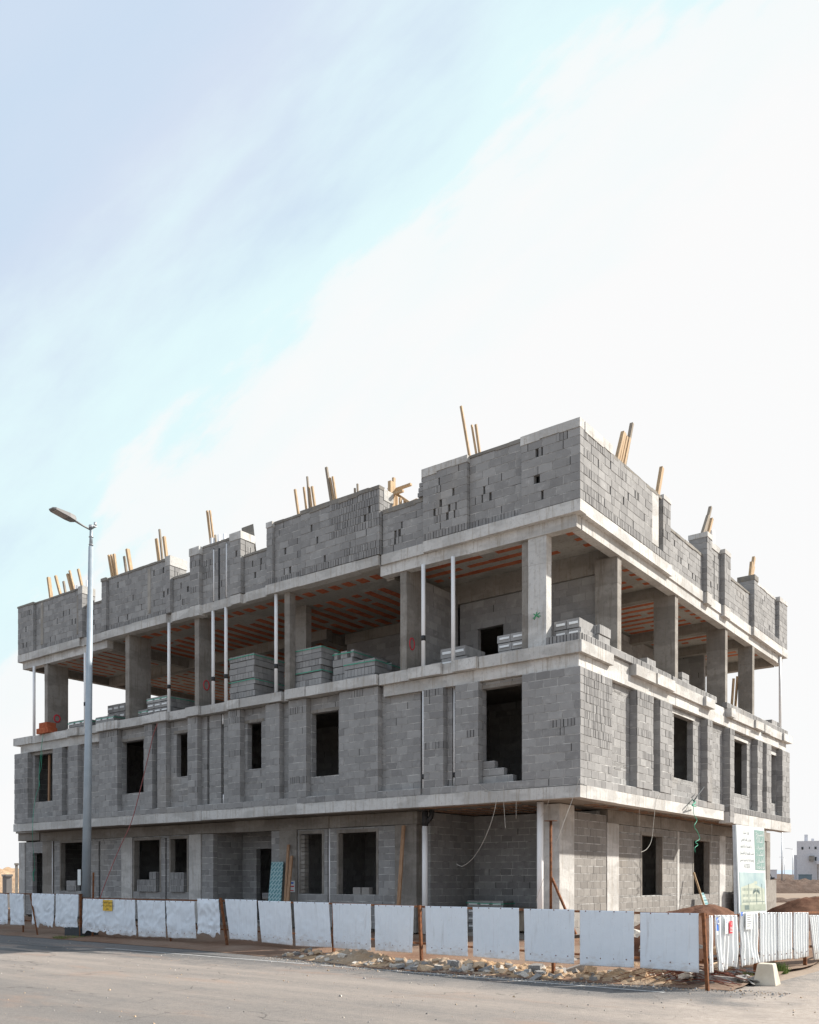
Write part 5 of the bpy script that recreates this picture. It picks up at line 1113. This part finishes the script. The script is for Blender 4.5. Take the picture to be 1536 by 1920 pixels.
# corner debris: cast slab, pavers, rods, barrier
m_ = MB(); m_.box(-.32, .32, -.14, .14, .0, .13); m_.box(-.32, -.14, -.141, .141, -.0, .2, .3); o_ = m_.build('kerb_piece', 'stoneg'); x, y = G(1337, 1846); o_.location = (x, y, .01); o_.rotation_euler = (0, .08, .75); tag(o_, 'dark concrete kerb piece lying beside the rusty corner post', 'kerb piece')
m_ = MB(); m_.box(-.45, .45, -.13, .13, .0, .07); o_ = m_.build('concrete_slab', 'conc_d'); x, y = G(1283, 1846); o_.location = (x, y, .01); o_.rotation_euler = (0, .03, .35); tag(o_, 'flat pale concrete slab lying left of the corner post', 'slab')
for k in range(26):
    x, y = G(U(1365, 1423), U(1834, 1851)); stone(x, y, U(.05, .095), 'stoneg', z=U(.03, .14), lab='broken grey paver in the small heap left of the cream block', cat='paver', group='broken pavers by the cream block', sc_=(1.5, .9, .4))
m_ = MB()
for k in range(70):
    x = U(4.2, 5.35); y = U(-6.35, -5.4); a = random.gauss(.25, .5); l = U(.5, 1.3); z = U(.05, .22)
    m_.tube([(x - l / 2 * math.cos(a), y - l / 2 * math.sin(a), z * .4), (x, y, z + U(0, .08)), (x + l / 2 * math.cos(a), y + l / 2 * math.sin(a) + U(-.15, .15), z * U(.2, 1.1))], .0045, 5)
tag(m_.build('scrap_rods', 'rustred'), 'tangle of rusty rods and twigs behind the corner post', 'scrap rods', kind='stuff')
bx1, by1 = G(1438, 1847)
BR = MB(); w0, w1, hb = .175, .115, .34
BR.quadbox([(-w0, -w0, 0), (w0, -w0, 0), (w0, w0, 0), (-w0, w0, 0), (-w1, -w1, hb), (w1, -w1, hb), (w1, w1, hb), (-w1, w1, hb)])
o_ = BR.build('concrete_barrier', 'barrier'); o_.location = (bx1, by1, .0); o_.rotation_euler = (0, 0, .05)
bv = o_.modifiers.new('soft_edges', 'BEVEL'); bv.width = .015; bv.segments = 2
tag(o_, 'cream tapered concrete block standing before the corrugated fence', 'concrete block')
# weeds
def weed(x, y, r_, n, h_, lab):
    m_ = MB()
    for _ in range(n):
        a = U(0, 6.28); q = r_ * rnd() ** .5; p = Vector((q * math.cos(a), q * math.sin(a), 0)); t = p + Vector((U(-.08, .08), U(-.08, .08), U(.4, 1) * h_)); s_ = Vector((U(-.012, .012), U(-.012, .012), 0))
        m_.face([p - s_, p + s_, t])
    o_ = m_.build('weed', 'leaf'); o_.location = (x, y, .01); tag(o_, lab, 'weed')
weed(*G(1461, 1826), .14, 260, .22, 'green weed right behind the cream block'); weed(*G(1411, 1835), .2, 160, .14, 'sparse weeds left of the cream block'); weed(*G(133, 1760), .45, 500, .09, 'low weeds around the street lamp footing'); weed(*G(1380, 1838), .2, 120, .12, 'sparse weeds under the corrugated fence')
# gravel scattered over the road edge (too many to count)
m_ = MB()
for i in range(2600):
    if rnd() < .75: x = U(-4, 6.5); y = edge_y(min(x, 6)) - abs(random.gauss(0, .28))
    else: x = U(-16, 9); y = U(-15, -6.5)
    s_ = U(.004, .016) if rnd() < .96 else U(.016, .03); z = .006
    m_.v += [(x - s_, y - s_ * U(.4, 1), z), (x + s_, y - s_ * U(.4, 1), z), (x + s_ * U(-.2, 1), y + s_, z), (x + U(-.3, .3) * s_, y, z + s_ * 1.0)]
    n_ = len(m_.v) - 4
    for f_ in ((0, 1, 3), (1, 2, 3), (2, 0, 3)): m_.f.append([n_ + q for q in f_]); m_.mi.append(random.choice((0, 0, 0, 0, 0, 1, 1, 1, 2))); m_.t.append(rnd()); m_.sm.append(False)
tag(m_.build('loose_gravel', ['stoneg', 'stonet', 'stonep']), 'fine gravel scattered along the edge of the dusty road', 'gravel', kind='stuff')

# ------------------------------------------------------------------ far surroundings
def ridge(name, px0, px1, depth, hts, mat, seed, th=20, kind='structure', n=60, rough=.5, fs_=.4):
    """a real low ridge: height profile given in image heights at its distance, with breadth"""
    m_ = MB()
    def fn(u, v):
        px_ = px0 + (px1 - px0) * u; dd_ = depth + th * v; x, y = AT(px_, dd_)
        i = u * (len(hts) - 1); k = min(int(i), len(hts) - 2); h_ = hts[k] + (hts[k + 1] - hts[k]) * (i - k)
        z = (CZ + (HOR - h_) * depth / FPX) * math.sin(math.pi * min(1, v * 1.0)) ** .6
        return (x, y, max(0, z * (1 + .12 * noise.noise(Vector((x * .15, y * .15, seed))))) + rough * .3 * math.sin(math.pi * v) * noise.noise(Vector((x * fs_, y * fs_, seed))) - .02)
    m_.grid(fn, n, 24); return tag(m_.build(name, mat), kind=kind)
ridge('hills', -260, 110, 75, [1625, 1620, 1618, 1617, 1619, 1622, 1626, 1630], 'tanhill', 2, 40, n=110, rough=2.0, fs_=.7)
ridge('hills', 1380, 1760, 112, [1655, 1652, 1649, 1650, 1654, 1656, 1650, 1649, 1652], 'brownhill', 5, 14, n=170, rough=1.4, fs_=1.0)
ridge('hills', 1420, 1640, 66, [1688, 1684, 1686, 1683, 1687, 1685, 1686], 'brownhill', 6, 4, n=120, rough=.5, fs_=1.5)
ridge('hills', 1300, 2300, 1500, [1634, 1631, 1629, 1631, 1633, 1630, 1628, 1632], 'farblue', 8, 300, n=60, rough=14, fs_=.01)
ridge('hills', 1300, 1800, 420, [1640, 1639, 1638, 1640, 1641], 'brownhill', 8, 60, n=60, rough=2, fs_=.05)
# white house far right
D_ = 250.; PXM = D_ / FPX
def zat(py, dp=D_): return CZ + (HOR - py) * dp / FPX
WH = empty('white_house', 'white cubic house under construction far off at the right edge', 'house', AT(1515, D_) + (0,))
WH.rotation_euler = (0, 0, co.rotation_euler[2] - math.atan((1515 - 768) / FPX))
def lx(px_): return (px_ - 1515) * PXM
m_ = MB(); m_.box(lx(1496), lx(1560), 0, 16, 0, zat(1577), .6); m_.box(lx(1491), lx(1496), 1, 14, 0, zat(1603), .6); m_.box(lx(1509), lx(1515), 3, 7, zat(1577), zat(1564), .6); m_.box(lx(1521), lx(1526), 5, 8, zat(1577), zat(1571), .6); m_.box(lx(1530), lx(1560), -3, 0, zat(1621), zat(1615), .2); m_.build('wall', 'white', WH)
for a, b_, c_, e_ in ((1504, 1507.5, 1588, 1593), (1517, 1518.5, 1588, 1592), (1526.5, 1530, 1588, 1592.5), (1527, 1530, 1607, 1614)):
    m_ = MB(); m_.box(lx(a), lx(b_), -.06, .1, zat(e_), zat(c_)); m_.build('window', 'dark', WH)
m_ = MB(); m_.box(lx(1517), lx(1526), -.9, -.02, zat(1614.5), zat(1605)); m_.build('balcony', 'conc_d', WH)
for a in (1531, 1534): 
    m_ = MB(); m_.box(lx(a), lx(a) + .25, -2.8, -2.5, 0, zat(1621)); m_.build('column', 'conc_d', WH)
def simple_box(name, px0, px1, py0, py1, dp, th, mat, lab, cat):
    m_ = MB(); a = AT((px0 + px1) / 2, dp); w_ = (px1 - px0) * dp / FPX; m_.box(-w_ / 2, w_ / 2, 0, th, 0, zat(py0, dp), .5); m_.box(-w_ / 2 - .05, w_ / 2 + .05, -.05, th + .05, zat(py0, dp), zat(py0, dp) + .12, .4)
    o_ = m_.build(name, mat); o_.location = a + (0,); o_.rotation_euler = (0, 0, co.rotation_euler[2] - math.atan(((px0 + px1) / 2 - 768) / FPX)); return tag(o_, lab, cat)
simple_box('site_container', 1498.5, 1521.5, 1641, 1652, 135, 1.2, 'teal', 'dark teal container wall before the far white house', 'container')
simple_box('site_shed', 1443, 1456.5, 1632, 1652, 150, 1.5, 'white', 'small white shed left of the far lamp mast', 'shed')
m_ = MB(); m_.box(-.5, .5, 0, .6, 0, .35); m_.box(-.4, .1, .05, .5, .35, .7); m_.beam((-.2, .3, .6), (-.5, .3, 1.3), .08, .08); o_ = m_.build('excavator', 'dark'); o_.location = AT(1452, 122) + (1.3,); o_.rotation_euler = (0, 0, co.rotation_euler[2]); tag(o_, 'small dark machine before the white shed far right', 'machine')
def mast(px_, py0, dp, r_, lab):
    m_ = MB(); h_ = zat(py0, dp); m_.tube([(0, 0, 0), (0, 0, h_)], [r_ * 1.3, r_ * .7], 8); m_.beam((0, 0, h_ - .1), (-1.2, 0, h_ + .15), .12, .08); m_.box(-1.9, -1.1, -.14, .14, h_ + .1, h_ + .2); o_ = m_.build('lamp_mast', 'galv'); o_.location = AT(px_, dp) + (0,); o_.rotation_euler = (0, 0, co.rotation_euler[2]); tag(o_, lab, 'street lamp', 'far street lamps')
mast(1466.5, 1560, 118, .09, 'nearest far street lamp just right of the building end'); mast(1487, 1592, 230, .12, 'far street lamp left of the white house'); mast(1471, 1608, 330, .12, 'faintest far street lamp between the other two')
# left background: block stack, bare column
simple_box('bare_column', 28.5, 33.5, 1622, 1650, 60, .9, 'conc_d', 'bare concrete frame column far left before the tan hill', 'column')
for k, (a, b_) in enumerate(((5, 12), (12.5, 22))): simple_box('block_stack', a, b_, 1643.5, 1651, 52, 1.0, 'block', ['left', 'right'][k] + ' low grey block stack far left before the tan hill', 'block stack')
